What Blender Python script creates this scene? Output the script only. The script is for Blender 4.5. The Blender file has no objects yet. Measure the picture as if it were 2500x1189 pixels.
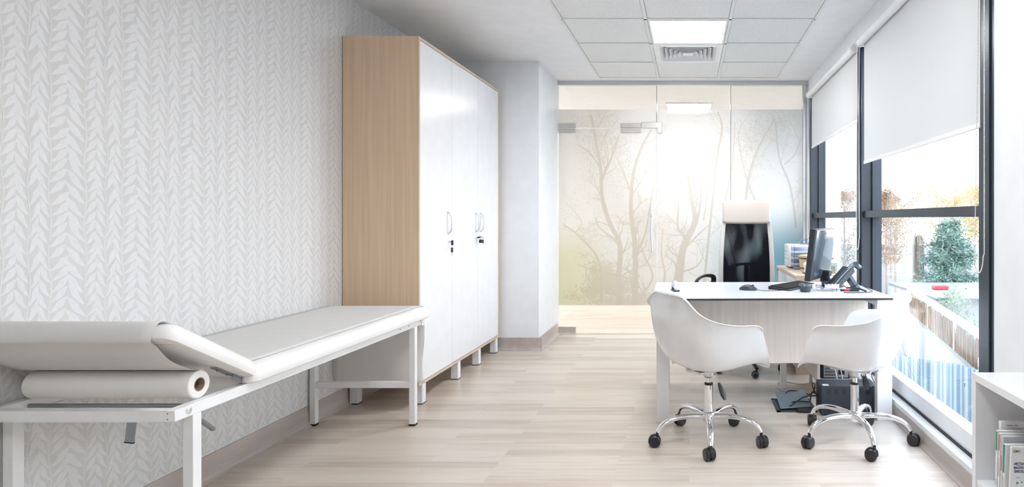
import bpy, bmesh, math, random
from mathutils import Vector, Matrix
R = math.radians
PI = math.pi
sc = bpy.context.scene
COL = sc.collection
random.seed(7)

# ------------------------------------------------------------------ materials
def newmat(name):
    m = bpy.data.materials.new(name); m.use_nodes = True
    nt = m.node_tree; nt.nodes.clear()
    out = nt.nodes.new('ShaderNodeOutputMaterial')
    return m, nt, out

def pbr(name, col, rough=.5, metal=0., coat=0., noise=None, bump=0., bscale=200., spec=.5, trans=0.):
    """noise=(scale xyz, amount): a procedural tone variation"""
    m, nt, out = newmat(name)
    b = nt.nodes.new('ShaderNodeBsdfPrincipled')
    b.inputs['Base Color'].default_value = (*col, 1)
    b.inputs['Roughness'].default_value = rough
    b.inputs['Metallic'].default_value = metal
    b.inputs['Coat Weight'].default_value = coat
    b.inputs['Specular IOR Level'].default_value = spec
    tc = nt.nodes.new('ShaderNodeTexCoord')
    sc_, amt = noise if noise else ((9, 9, 9), .03)
    mp = nt.nodes.new('ShaderNodeMapping'); mp.inputs['Scale'].default_value = sc_
    nz = nt.nodes.new('ShaderNodeTexNoise'); nz.inputs['Scale'].default_value = 1; nz.inputs['Detail'].default_value = 4
    nt.links.new(tc.outputs['Object'], mp.inputs[0]); nt.links.new(mp.outputs[0], nz.inputs['Vector'])
    mr = nt.nodes.new('ShaderNodeMapRange')
    mr.inputs['From Min'].default_value = .3; mr.inputs['From Max'].default_value = .7
    mr.inputs['To Min'].default_value = 1 - amt; mr.inputs['To Max'].default_value = 1 + amt * .5
    nt.links.new(nz.outputs['Fac'], mr.inputs['Value'])
    mx = nt.nodes.new('ShaderNodeVectorMath'); mx.operation = 'SCALE'
    mx.inputs[0].default_value = col
    nt.links.new(mr.outputs[0], mx.inputs['Scale'])
    nt.links.new(mx.outputs[0], b.inputs['Base Color'])
    if bump:
        n2 = nt.nodes.new('ShaderNodeTexNoise'); n2.inputs['Scale'].default_value = bscale
        nt.links.new(tc.outputs['Object'], n2.inputs['Vector'])
        bp = nt.nodes.new('ShaderNodeBump'); bp.inputs['Strength'].default_value = bump; bp.inputs['Distance'].default_value = .01
        nt.links.new(n2.outputs['Fac'], bp.inputs['Height']); nt.links.new(bp.outputs[0], b.inputs['Normal'])
    if trans:
        tl = nt.nodes.new('ShaderNodeBsdfTranslucent'); tl.inputs[0].default_value = (*col, 1)
        mix = nt.nodes.new('ShaderNodeMixShader'); mix.inputs[0].default_value = trans
        nt.links.new(b.outputs[0], mix.inputs[1]); nt.links.new(tl.outputs[0], mix.inputs[2])
        nt.links.new(mix.outputs[0], out.inputs[0])
    else:
        nt.links.new(b.outputs[0], out.inputs[0])
    return m

def glassmat(name, tint=(1, 1, 1), ior=1.5, rough=0.0, base=0.0):
    m, nt, out = newmat(name)
    t = nt.nodes.new('ShaderNodeBsdfTransparent'); t.inputs[0].default_value = (*tint, 1)
    g = nt.nodes.new('ShaderNodeBsdfGlossy'); g.inputs['Roughness'].default_value = rough
    # thin pane: the same Schlick reflectance from either side
    def mth(op, a, b_=0.0):
        n = nt.nodes.new('ShaderNodeMath'); n.operation = op
        for i, v in enumerate((a, b_)):
            if isinstance(v, (int, float)): n.inputs[i].default_value = v
            else: nt.links.new(v, n.inputs[i])
        return n.outputs[0]
    ge = nt.nodes.new('ShaderNodeNewGeometry'); dp = nt.nodes.new('ShaderNodeVectorMath'); dp.operation = 'DOT_PRODUCT'
    nt.links.new(ge.outputs['Normal'], dp.inputs[0]); nt.links.new(ge.outputs['Incoming'], dp.inputs[1])
    r0 = ((ior-1)/(ior+1))**2
    fr5 = mth('POWER', mth('SUBTRACT', 1.0, mth('ABSOLUTE', dp.outputs['Value'])), 5.0)
    sch = mth('ADD', mth('MULTIPLY', fr5, 1-r0), r0+base)
    mix = nt.nodes.new('ShaderNodeMixShader')
    nt.links.new(sch, mix.inputs[0])
    nt.links.new(t.outputs[0], mix.inputs[1]); nt.links.new(g.outputs[0], mix.inputs[2])
    nt.links.new(mix.outputs[0], out.inputs[0])
    return m

def emit(name, col, s):
    m, nt, out = newmat(name)
    e = nt.nodes.new('ShaderNodeEmission'); e.inputs[0].default_value = (*col, 1); e.inputs[1].default_value = s
    nt.links.new(e.outputs[0], out.inputs[0]); return m

WHITEWALL = pbr('white_wall_paint', (.84, .86, .885), .7)
PAPERBG = pbr('wallpaper_ground', (.655, .65, .64), .55)
LEAFP = pbr('wallpaper_leaf', (.745, .75, .755), .45, noise=((60, 60, 60), .04))
CEILM = pbr('ceiling_paint', (.90, .91, .925), .8)
TILEM = pbr('ceiling_tile', (.86, .87, .865), .85, noise=((120, 120, 120), .09), bump=.15, bscale=300)
TBAR = pbr('ceiling_bar', (.84, .85, .84), .6)
GAPM = pbr('ceiling_gap', (.58, .59, .60), .8)
SILVER = pbr('brushed_aluminium', (.62, .64, .66), .35, .8)
STEEL = pbr('steel', (.30, .32, .34), .35, .8)
SATIN = pbr('satin_nickel', (.62, .60, .57), .38, .85)
CHROME = pbr('chrome', (.86, .87, .89), .06, 1.0)
DARKF = pbr('anthracite_frame', (.032, .045, .062), .32, .0, spec=.35)
WHITEM = pbr('white_powder_coat', (.86, .87, .88), .35)
WHITEL = pbr('white_laminate', (.84, .85, .88), .28)
WHITEP = pbr('white_plastic_shell', (.87, .88, .90), .22, coat=.25)
VINYL = pbr('white_vinyl_upholstery', (.84, .835, .825), .38, noise=((5, 5, 5), .03), bump=.06, bscale=14)
PAPER = pbr('crepe_paper', (.86, .85, .835), .8, noise=((3, 40, 3), .02), trans=.25)
PAPERROLL = pbr('paper_roll_white', (.86, .845, .82), .8)
CARD = pbr('cardboard_core', (.33, .25, .18), .8)
BLACKP = pbr('black_plastic', (.018, .019, .022), .35)
BLACKR = pbr('black_rubber', (.012, .012, .013), .55)
DARKG = pbr('dark_grey_plastic', (.05, .06, .075), .35)
UPSM = pbr('dark_blue_grey_metal', (.035, .045, .06), .42, .2)
CREAM = pbr('cream_leather', (.52, .475, .42), .5)
CREAMF = pbr('cream_frame', (.58, .56, .53), .45)
DESKT = pbr('desk_laminate', (.66, .69, .75), .3)
BEECH = pbr('pale_oak', (.69, .515, .355), .45, noise=((60, 60, 1.6), .10))
BEECHX = pbr('pale_oak_lying', (.68, .55, .42), .45, noise=((30, 2, 30), .10))
ASH = pbr('whitewashed_ash', (.77, .70, .64), .45, noise=((45, 45, 2.2), .10))
TUBW = pbr('tub_pine', (.66, .50, .30), .55, noise=((40, 40, 3), .12))
BASEB = pbr('vinyl_skirting', (.50, .44, .41), .45, noise=((14, 2.5, 14), .16))
CABLEB = pbr('black_cable', (.015, .015, .018), .45)
CABLEW = pbr('white_cable', (.75, .75, .76), .4)
BLINDM = pbr('blind_fabric', (.76, .765, .76), .8, trans=.24, noise=((300, 300, 300), .03))
BLINDW = pbr('blind_white', (.84, .85, .86), .4)
BEADM = pbr('bead_plastic', (.80, .81, .80), .35)
WGLASS = glassmat('window_glass', (.97, .985, .99), 1.45)
PGLASS = glassmat('partition_glass', (.985, .983, .97), 1.5, base=.02)
PGEDGE = pbr('glass_edge', (.30, .36, .35), .2)
ACRYL = glassmat('clear_acrylic', (.80, .84, .90), 1.5, rough=.08, base=.06)
LAMPM = emit('lamp_diffuser', (.975, .985, 1.0), 12.5)
LAMPC = emit('corridor_lamp_diffuser', (1.0, .975, .945), 20.0)
RED = pbr('red_plastic', (.6, .03, .04), .4)
TEAL = pbr('teal_print', (.02, .25, .24), .4)
GREENP = pbr('green_print', (.03, .28, .14), .4)
PINKP = pbr('pink_print', (.70, .10, .22), .4)
NAVY = pbr('navy_ink', (.03, .05, .16), .5)
OLIVE = pbr('olive_ink', (.16, .17, .05), .5)
MAGP = pbr('magazine_paper', (.80, .80, .80), .3)
GREYP = pbr('grey_print', (.55, .58, .60), .4)
YELL = pbr('yellow_paper', (.75, .68, .30), .6)
BACKM = pbr('painted_corridor_wall', (.84, .85, .86), .8)

def floor_mat():
    m, nt, out = newmat('pale_plank_vinyl')
    N = nt.nodes; L = nt.links
    b = N.new('ShaderNodeBsdfPrincipled'); b.inputs['Roughness'].default_value = .30
    b.inputs['Specular IOR Level'].default_value = .6
    tc = N.new('ShaderNodeTexCoord')
    br = N.new('ShaderNodeTexBrick')
    br.inputs['Color1'].default_value = (0, 0, 0, 1); br.inputs['Color2'].default_value = (1, 1, 1, 1)
    br.inputs['Mortar'].default_value = (.35, .35, .35, 1)
    br.inputs['Scale'].default_value = 1; br.inputs['Mortar Size'].default_value = .0006
    br.inputs['Brick Width'].default_value = .92; br.inputs['Row Height'].default_value = .078
    br.offset = .37; br.offset_frequency = 2
    L.new(tc.outputs['Object'], br.inputs['Vector'])
    # brick-to-brick lookup drives the grain offset
    mp = N.new('ShaderNodeMapping'); mp.inputs['Scale'].default_value = (2.2, 34, 1)
    L.new(tc.outputs['Object'], mp.inputs[0])
    av = N.new('ShaderNodeVectorMath'); av.operation = 'MULTIPLY_ADD'
    L.new(br.outputs['Color'], av.inputs[0]); av.inputs[1].default_value = (7, 3, 0)
    L.new(mp.outputs[0], av.inputs[2])
    nz = N.new('ShaderNodeTexNoise'); nz.inputs['Scale'].default_value = 1; nz.inputs['Detail'].default_value = 6; nz.inputs['Roughness'].default_value = .62
    L.new(av.outputs[0], nz.inputs['Vector'])
    s = N.new('ShaderNodeSeparateColor'); L.new(br.outputs['Color'], s.inputs[0])
    m1 = N.new('ShaderNodeMath'); m1.operation = 'MULTIPLY'; m1.inputs[1].default_value = .42; L.new(s.outputs[0], m1.inputs[0])
    m2 = N.new('ShaderNodeMath'); m2.operation = 'MULTIPLY_ADD'; m2.inputs[1].default_value = 1.25; L.new(nz.outputs['Fac'], m2.inputs[0]); L.new(m1.outputs[0], m2.inputs[2])
    cr = N.new('ShaderNodeValToRGB')
    cr.color_ramp.elements[0].position = .32; cr.color_ramp.elements[0].color = (.42, .34, .275, 1)
    cr.color_ramp.elements[1].position = 1.0; cr.color_ramp.elements[1].color = (.67, .595, .52, 1)
    e = cr.color_ramp.elements.new(.66); e.color = (.56, .475, .40, 1)
    L.new(m2.outputs[0], cr.inputs[0]); L.new(cr.outputs[0], b.inputs['Base Color'])
    L.new(b.outputs[0], out.inputs[0])
    return m
FLOORM = floor_mat()

def film_mat(name, colors, alpha):
    """printed frosted film: print colours, painted glow and reflection vary by position (world x, z)"""
    m, nt, out = newmat(name)
    N = nt.nodes; L = nt.links
    g = N.new('ShaderNodeNewGeometry'); s = N.new('ShaderNodeSeparateXYZ'); L.new(g.outputs['Position'], s.inputs[0])
    def rng(sock, a, b_):
        r = N.new('ShaderNodeMapRange'); r.inputs['From Min'].default_value = a; r.inputs['From Max'].default_value = b_
        r.interpolation_type = 'SMOOTHSTEP'; L.new(sock, r.inputs['Value']); return r.outputs[0]
    def mixc(f, a, b_):
        x = N.new('ShaderNodeMix'); x.data_type = 'RGBA'
        L.new(f, x.inputs[0])
        for k, v in ((6, a), (7, b_)):
            if isinstance(v, tuple): x.inputs[k].default_value = (*v, 1)
            else: L.new(v, x.inputs[k])
        return x.outputs[2]
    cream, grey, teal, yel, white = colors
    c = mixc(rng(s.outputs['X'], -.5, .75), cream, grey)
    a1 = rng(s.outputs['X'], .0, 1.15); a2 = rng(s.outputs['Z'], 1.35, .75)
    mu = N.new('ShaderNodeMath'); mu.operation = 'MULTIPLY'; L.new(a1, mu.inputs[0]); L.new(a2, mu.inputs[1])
    c = mixc(mu.outputs[0], c, teal)  # teal print colour with the window reflection painted into it
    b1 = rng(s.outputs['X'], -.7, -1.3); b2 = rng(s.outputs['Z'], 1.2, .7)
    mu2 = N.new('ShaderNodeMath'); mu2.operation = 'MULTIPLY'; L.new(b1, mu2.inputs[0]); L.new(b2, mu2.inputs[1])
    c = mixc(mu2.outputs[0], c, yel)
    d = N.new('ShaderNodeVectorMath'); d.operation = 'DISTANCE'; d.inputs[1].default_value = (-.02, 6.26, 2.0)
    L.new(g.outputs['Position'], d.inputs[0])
    c = mixc(rng(d.outputs['Value'], 1.0, .42), c, white)  # glow of reflected lamps and windows painted white into the film colour
    p = N.new('ShaderNodeBsdfPrincipled'); p.inputs['Roughness'].default_value = .5
    p.inputs['Coat Weight'].default_value = .9; p.inputs['Coat Roughness'].default_value = .04
    L.new(c, p.inputs['Base Color'])
    t = N.new('ShaderNodeBsdfTranslucent'); L.new(c, t.inputs[0])
    mx = N.new('ShaderNodeMixShader'); mx.inputs[0].default_value = .5
    L.new(p.outputs[0], mx.inputs[1]); L.new(t.outputs[0], mx.inputs[2])
    L.new(mx.outputs[0], out.inputs[0])
    return m
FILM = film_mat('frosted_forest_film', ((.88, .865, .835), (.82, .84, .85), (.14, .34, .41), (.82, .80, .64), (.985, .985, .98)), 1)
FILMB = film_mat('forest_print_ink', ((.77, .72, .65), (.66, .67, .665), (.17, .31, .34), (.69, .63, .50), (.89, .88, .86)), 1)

# ------------------------------------------------------------------ mesh builder
class MB:
    def __init__(s): s.v = []; s.f = []; s.m = []; s.mats = []
    def mi(s, mat):
        if mat is None: return 0
        if mat not in s.mats: s.mats.append(mat)
        return s.mats.index(mat)
    def add(s, vs, fs, mat=None, M=None):
        o = len(s.v)
        for p in vs:
            p = Vector(p)
            if M is not None: p = M @ p
            s.v.append(p)
        k = s.mi(mat)
        for f in fs: s.f.append([o + i for i in f]); s.m.append(k)
        return s
    def box(s, x0, x1, y0, y1, z0, z1, mat=None, M=None):
        vs = [(x0,y0,z0),(x1,y0,z0),(x1,y1,z0),(x0,y1,z0),(x0,y0,z1),(x1,y0,z1),(x1,y1,z1),(x0,y1,z1)]
        return s.add(vs, [(0,3,2,1),(4,5,6,7),(0,1,5,4),(1,2,6,5),(2,3,7,6),(3,0,4,7)], mat, M)
    def prism(s, pts, axis, a0, a1, mat=None, M=None):
        """extrude a polygon given in the two other axes along `axis`"""
        def mk(p, a):
            return {'x': (a, p[0], p[1]), 'y': (p[0], a, p[1]), 'z': (p[0], p[1], a)}[axis]
        n = len(pts)
        vs = [mk(p, a0) for p in pts] + [mk(p, a1) for p in pts]
        fs = [tuple(range(n))[::-1], tuple(range(n, 2*n))] + [(i, (i+1) % n, n + (i+1) % n, n + i) for i in range(n)]
        return s.add(vs, fs, mat, M)
    def tube(s, pts, r, seg=10, mat=None, M=None, cap=True, flat=None):
        pts = [Vector(p) for p in pts]; n = len(pts)
        rs = r if isinstance(r, (list, tuple)) else [r] * n
        vs = []; fs = []
        t0 = (pts[1] - pts[0]).normalized()
        up = Vector((0, 0, 1)) if abs(t0.z) < .9 else Vector((1, 0, 0))
        a = t0.cross(up).normalized()
        for i, p in enumerate(pts):
            t = (pts[min(i+1, n-1)] - pts[max(i-1, 0)]).normalized()
            a = (a - t * a.dot(t)).normalized(); b = t.cross(a)
            for k in range(seg):
                an = 2*PI*k/seg
                vs.append(p + a*math.cos(an)*rs[i]*(flat[0] if flat else 1) + b*math.sin(an)*rs[i]*(flat[1] if flat else 1))
        for i in range(n-1):
            for k in range(seg):
                fs.append((i*seg+k, i*seg+(k+1) % seg, (i+1)*seg+(k+1) % seg, (i+1)*seg+k))
        if cap: fs.append(tuple(range(seg))[::-1]); fs.append(tuple((n-1)*seg+k for k in range(seg)))
        return s.add(vs, fs, mat, M)
    def lathe(s, prof, c=(0,0,0), seg=24, mat=None, M=None, axis='z', closed=False):
        """prof: (radius, height) pairs"""
        vs = []; fs = []; n = len(prof)
        for (r, h) in prof:
            for k in range(seg):
                an = 2*PI*k/seg; x = r*math.cos(an); y = r*math.sin(an)
                p = {'z': (x, y, h), 'x': (h, x, y), 'y': (x, h, y)}[axis]
                vs.append((p[0]+c[0], p[1]+c[1], p[2]+c[2]))
        rng = n if closed else n-1
        for i in range(rng):
            j = (i+1) % n
            for k in range(seg):
                fs.append((i*seg+k, i*seg+(k+1) % seg, j*seg+(k+1) % seg, j*seg+k))
        if not closed:
            if prof[0][0] > 1e-5: fs.append(tuple(range(seg))[::-1])
            if prof[-1][0] > 1e-5: fs.append(tuple((n-1)*seg+k for k in range(seg)))
        return s.add(vs, fs, mat, M)
    def grid(s, rows, mat=None, M=None):
        n = len(rows[0]); vs = [p for r in rows for p in r]
        fs = [(i*n+j, i*n+j+1, (i+1)*n+j+1, (i+1)*n+j) for i in range(len(rows)-1) for j in range(n-1)]
        return s.add(vs, fs, mat, M)
    def build(s, name, mat=None, parent=None, bevel=0, smooth=False, sub=0, solid=0, local=False, seg=2, fix=True):
        me = bpy.data.meshes.new(name)
        off = Vector(parent_world(parent)) if (parent is not None and not local) else Vector((0, 0, 0))
        me.from_pydata([tuple(p - off) for p in s.v], [], s.f)
        for mm in (s.mats or [mat]): me.materials.append(mm)
        if s.mats and len(s.mats) >= 1:
            for p, k in zip(me.polygons, s.m): p.material_index = k
        if fix:
            bm = bmesh.new(); bm.from_mesh(me)
            bmesh.ops.remove_doubles(bm, verts=bm.verts, dist=1e-6)
            bmesh.ops.recalc_face_normals(bm, faces=bm.faces); bm.to_mesh(me); bm.free()
        o = bpy.data.objects.new(name, me); COL.objects.link(o)
        if parent is not None: o.parent = parent
        if solid:
            md = o.modifiers.new('thickness', 'SOLIDIFY'); md.thickness = solid; md.offset = 0
        if bevel:
            md = o.modifiers.new('edges', 'BEVEL'); md.width = bevel; md.segments = seg; md.limit_method = 'ANGLE'; md.angle_limit = R(40)
        if sub:
            md = o.modifiers.new('smooth', 'SUBSURF'); md.levels = sub; md.render_levels = sub
        if smooth or bevel or sub:
            me.polygons.foreach_set('use_smooth', [True]*len(me.polygons))
            if not sub: 
                try: me.set_sharp_from_angle(angle=R(35))
                except Exception: pass
        return o

def parent_world(p):
    v = Vector((0, 0, 0))
    while p is not None: v += p.location; p = p.parent
    return v
def tag(o, label=None, cat=None, group=None, kind=None):
    if label: o['label'] = label
    if cat: o['category'] = cat
    if group: o['group'] = group
    if kind: o['kind'] = kind
    return o
def thing(name, label, cat, loc=(0,0,0), rz=0, group=None):
    o = bpy.data.objects.new(name, None); COL.objects.link(o)
    o.location = loc; o.rotation_euler = (0, 0, rz); o.empty_display_size = .1
    return tag(o, label, cat, group)
def struct(o): o['kind'] = 'structure'; return o
def sempty(name, loc=(0,0,0)):
    o = bpy.data.objects.new(name, None); COL.objects.link(o); o.location = loc; o.empty_display_size = .1
    return struct(o)
def copy_tree(o, parent=None):
    c = o.copy(); COL.objects.link(c)
    if parent is not None: c.parent = parent
    for ch in list(o.children): copy_tree(ch, c)
    return c
def curve(ps, n=6):
    """Catmull-Rom through points"""
    ps = [Vector(p) for p in ps]; out = []
    for i in range(len(ps)-1):
        p0 = ps[max(i-1, 0)]; p1 = ps[i]; p2 = ps[i+1]; p3 = ps[min(i+2, len(ps)-1)]
        for k in range(n):
            t = k/n
            out.append(.5*((2*p1) + (p2-p0)*t + (2*p0-5*p1+4*p2-p3)*t*t + (3*p1-p0-3*p2+p3)*t*t*t))
    out.append(ps[-1]); return out
def textmesh(body, size, M, mat, parent, name='lettering', bold=0.0):
    cu = bpy.data.curves.new('lettering_curve', 'FONT'); cu.body = body; cu.size = size; cu.extrude = .0002; cu.offset = bold
    to = bpy.data.objects.new('lettering_source', cu); COL.objects.link(to)
    dg = bpy.context.evaluated_depsgraph_get(); dg.update()
    me = bpy.data.meshes.new_from_object(to.evaluated_get(dg))
    bpy.data.objects.remove(to); bpy.data.curves.remove(cu)
    me.transform(M); me.materials.clear(); me.materials.append(mat)
    o = bpy.data.objects.new(name, me); COL.objects.link(o); o.parent = parent
    return o

# ------------------------------------------------------------------ camera
CH = 1.18; FPX = 1490.
cam_d = bpy.data.cameras.new('camera'); cam = bpy.data.objects.new('camera', cam_d); COL.objects.link(cam)
cam.location = (0, 0, CH); cam.rotation_euler = (R(90), 0, 0)
cam_d.sensor_fit = 'HORIZONTAL'; cam_d.sensor_width = 36; cam_d.lens = FPX/2500*36
cam_d.shift_x = -(1682-1250)/2500; cam_d.shift_y = -(594.5-534)/2500
cam_d.clip_start = .02
sc.camera = cam

XL, XR, YB, YF, ZC = -2.17, 1.22, 6.27, -2.2, 2.59
YC = 8.9   # end of the corridor behind the glass
# ------------------------------------------------------------------ floor, ceiling, walls
b = MB(); b.box(-3.4, 1.285, YF-.1, YB+.05, -.12, 0); b.box(-3.4, 1.6, YB+.05, YC+.1, -.12, 0)
struct(b.build('floor', FLOORM))

b = MB()
GX0, GX1, GY1 = -.905, .895, 6.12
b.box(XL-.1, GX0, YF-.1, YB+.05, ZC, ZC+.12, CEILM); b.box(GX1, XR+.12, YF-.1, YB+.05, ZC, ZC+.12, CEILM)
b.box(GX0, GX1, GY1, YB+.05, ZC, ZC+.12, CEILM)
rows = [GY1 - .6*i for i in range(0, 14)]
colx = [GX0, -.307, .293, GX1]
lights_rc = [(2, 1), (6, 1), (10, 1)]
diff_rc = (1, 1)
for i in range(13):
    y1 = rows[i]; y0 = rows[i+1]
    for j in range(3):
        if (i, j) in lights_rc or (i, j) == diff_rc: continue
        x0 = colx[j]; x1 = colx[j+1]
        b.box(x0+.014, x1-.014, y0+.014, y1-.014, ZC+.006, ZC+.02, TILEM)
for y in rows:
    b.box(GX0, GX1, y-.011, y+.011, ZC-.001, ZC+.012, TBAR)
    b.box(GX0, GX1, y-.014, y+.014, ZC+.012, ZC+.03, GAPM)
for x in colx:
    b.box(x-.011, x+.011, rows[-1], GY1, ZC-.001, ZC+.012, TBAR)
    b.box(x-.014, x+.014, rows[-1], GY1, ZC+.012, ZC+.03, GAPM)
b.box(GX0, GX1, YF-.1, GY1, ZC+.1, ZC+.12, CEILM)
b.box(GX0, GX1, YF-.1, rows[-1], ZC, ZC+.02, CEILM)
b.box(-3.4, 1.6, YB+.05, YC+.1, ZC, ZC+.12, CEILM)
struct(b.build('ceiling'))

def ceiling_light(x, y, label, m=LAMPM, drop=0):
    t = thing('ceiling_light', label, 'ceiling light', (x, y, ZC-drop))
    f = MB()
    for (a, c, d, e) in ((-.285,.285,-.285,-.270),(-.285,.285,.270,.285),(-.285,-.270,-.270,.270),(.270,.285,-.270,.270)):
        f.box(a, c, d, e, -.002, .016)
    f.build('light_frame', WHITEM, t, local=True)
    MB().box(-.27, .27, -.27, .27, .002, .012).build('diffuser_panel', m, t, local=True)
    return t
cxm = (-.307+.293)/2
ceiling_light(cxm, rows[2]-.3, 'square lit panel in the tiled ceiling next to the air vent')
ceiling_light(cxm, rows[6]-.3, 'square lit ceiling panel halfway down the room, above the upper edge of the photo')
ceiling_light(cxm, rows[10]-.3, 'unseen lit ceiling panel added behind the camera to brighten the near end')  # unseen extra panel, added to light the near end of the room
# air diffuser: nested square louvres
t = thing('air_vent', 'square white louvred air diffuser behind the lit ceiling panel', 'air vent', (cxm, rows[1]-.3, ZC))
f = MB()
def ringpr(mb, r0, z0, r1, z1, th=.004):
    ro = [(r0, z0), (r1, z1), (r1-th, z1), (r0-th, z0)]
    vs = []
    for (r, z) in ro:
        for (sx, sy) in ((-1,-1),(1,-1),(1,1),(-1,1)): vs.append((sx*r, sy*r, z))
    fs = []
    for i in range(4):
        j = (i+1) % 4
        for k in range(4): fs.append((i*4+k, i*4+(k+1) % 4, j*4+(k+1) % 4, j*4+k))
    mb.add(vs, fs)
fr = MB()
for (a, c, d, e) in ((-.285,.285,-.285,-.235),(-.285,.285,.235,.285),(-.285,-.235,-.235,.235),(.235,.285,-.235,.235)):
    fr.box(a, c, d, e, -.001, .012)
fr.build('vent_frame', WHITEM, t, local=True)
for k in range(6):
    lv = MB(); r = .232 - k*.038
    ringpr(lv, r, -.004, r-.026, .028) if k < 5 else lv.box(-r, r, -r, r, -.006, -.002)
    lv.build('louvre', WHITEM, t, local=True)
MB().box(-.24, .24, -.24, .24, .05, .06).build('duct_backing', pbr('duct_grey', (.16, .17, .18), .8), t, local=True)

# left wall with leaf wallpaper (leaves printed on it: relief of a third of a millimetre)
b = MB(); b.box(XL-.12, XL, YF-.1, YB, 0, ZC, PAPERBG)
PW, PH = .267, .223
stems = [(.0, .038, .064, 5, 6, .5, .0, .070, .050), (.122, .064, .043, 5, 6, .5, .25, .076, .050), (.200, .040, .034, 5, 4, .75, .0, .070, .070)]   # x, reach left/right, leaves left/right, phase left/right
rr = random.Random(3)
tile = []
for (sx, rl, rrt, nl, nr, pl, pr, hl, hr_) in stems:
    for side, reach, n, ph, hh in ((-1, rl, nl, pl, hl), (1, rrt, nr, pr, hr_)):
        for k in range(n):
            sp = PH/n
            z0 = (k+ph)*sp + rr.uniform(-.0035, .0035)
            rc_ = reach*rr.uniform(.90, 1.10)
            H_ = hh*rr.uniform(.94, 1.08)
            wob = .005*math.sin(2*PI*z0/PH + sx*30)
            N_ = 12; top = []; bot = []
            sw = rr.uniform(.003, .0065)
            def pth(t_):
                return Vector((sx+wob + side*(.0010 + rc_*t_ + sw*math.sin(t_*PI*2)*.45 + sw*math.sin(t_*PI)*.8), z0 + H_*t_))
            ang = math.atan2(rc_, H_)
            wmax = sp*math.sin(ang)*.455
            for q in range(N_+1):
                t_ = q/N_
                c = pth(t_); d = (pth(min(1, t_+.04))-pth(max(0, t_-.04))).normalized(); nn = Vector((-d.y, d.x))
                hw = wmax*min(1, (t_/.55))**.72*min(1, (1-t_)/.42)**.72 if 0 < t_ < 1 else 0
                top.append(c + nn*hw); bot.append(c - nn*hw)
            tile.append((top, bot))
for (sx, *_q) in stems:      # the thin stems themselves
    zs_ = [PH*i/12 for i in range(13)]
    wv = [sx + .005*math.sin(2*PI*z/PH + sx*30) for z in zs_]
    tile.append(([Vector((x-.0016, z)) for x, z in zip(wv, zs_)], [Vector((x+.0016, z)) for x, z in zip(wv, zs_)]))
y0w = YF
ny = int((YB - YF)/PW)+2; nz = int(ZC/PH)+2
def leafok(p): return YF < p[0] < YB-.02 and .12 < p[1] < ZC-.002
lcount = 0
for iy in range(-1, ny):
    for iz in range(-1, nz):
        oy = y0w + iy*PW; oz = iz*PH
        lcount += 1
        for li, (top, bot) in enumerate(tile):
            # on the left wall seen from inside, picture-right is +Y
            P = [(oy+c.x, oz+c.y) for c in top]; Q = [(oy+c.x, oz+c.y) for c in bot]
            if not all(YF < p[0] < YB-.02 for p in P+Q): continue
            if P[-1][1] < .12 or P[0][1] > ZC: continue
            P = [(p[0], min(max(p[1], .116), ZC)) for p in P]; Q = [(p[0], min(max(p[1], .116), ZC)) for p in Q]
            xx = XL + .00012 + li*.000009
            n = len(P)
            vs = [(xx, p[0], p[1]) for p in P] + [(xx, q[0], q[1]) for q in Q]
            b.add(vs, [(i, n+i, n+i+1, i+1) for i in range(n-1)], LEAFP)
wl = struct(b.build('wall_left', fix=False))

def skirting(name, x0, x1, y0, y1, side):
    """coved vinyl skirting 11.5 cm high; side = direction of the room"""
    h = .115; mb = MB()
    prof = [(0, h), (.006, h), (.0065, .04), (.009, .022), (.016, .010), (.028, .003), (.028, 0), (0, 0)]
    if side == '+x': mb.prism([(x0+a, z) for a, z in prof], 'y', y0, y1)
    elif side == '-x': mb.prism([(x1-a, z) for a, z in prof], 'y', y0, y1)
    elif side == '-y': mb.prism([(y1-a, z) for a, z in prof], 'x', x0, x1)
    return struct(mb.build(name, BASEB))
skirting('baseboard_left', XL, 0, YF, 5.47, '+x')

# pier in the left rear corner
PX = -1.345; PY = 5.47
b = MB(); b.box(XL, PX, PY, YB+.05, 0, ZC); struct(b.build('wall_pier', WHITEWALL))
skirting('baseboard_pier', XL, PX+.028, 0, PY, '-y')
skirting('baseboard_pier_side', PX, 0, PY, YB-.03, '+x')

# wall behind the camera
b = MB(); b.box(XL-.1, XR+.2, YF-.12, YF, 0, ZC); struct(b.build('wall_front', WHITEWALL))

# right wall: solid part near the camera, lintel above the windows, low upstand below them
WY0, WY1 = 2.44, 6.24
b = MB()
b.box(XR, XR+.25, YF-.1, WY0, 0, ZC)
b.box(XR, XR+.25, WY0, YB, 2.45, ZC)
b.box(XR, XR+.06, WY0, YB, .0, .10)
struct(b.build('wall_right', WHITEWALL))
prof = [(0, .075), (.006, .075), (.0065, .04), (.009, .022), (.016, .010), (.028, .003), (.028, 0), (0, 0)]
b = MB(); b.prism([(XR-a, z) for a, z in prof], 'y', YF, YB-.03); struct(b.build('baseboard_right', BASEB))

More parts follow.
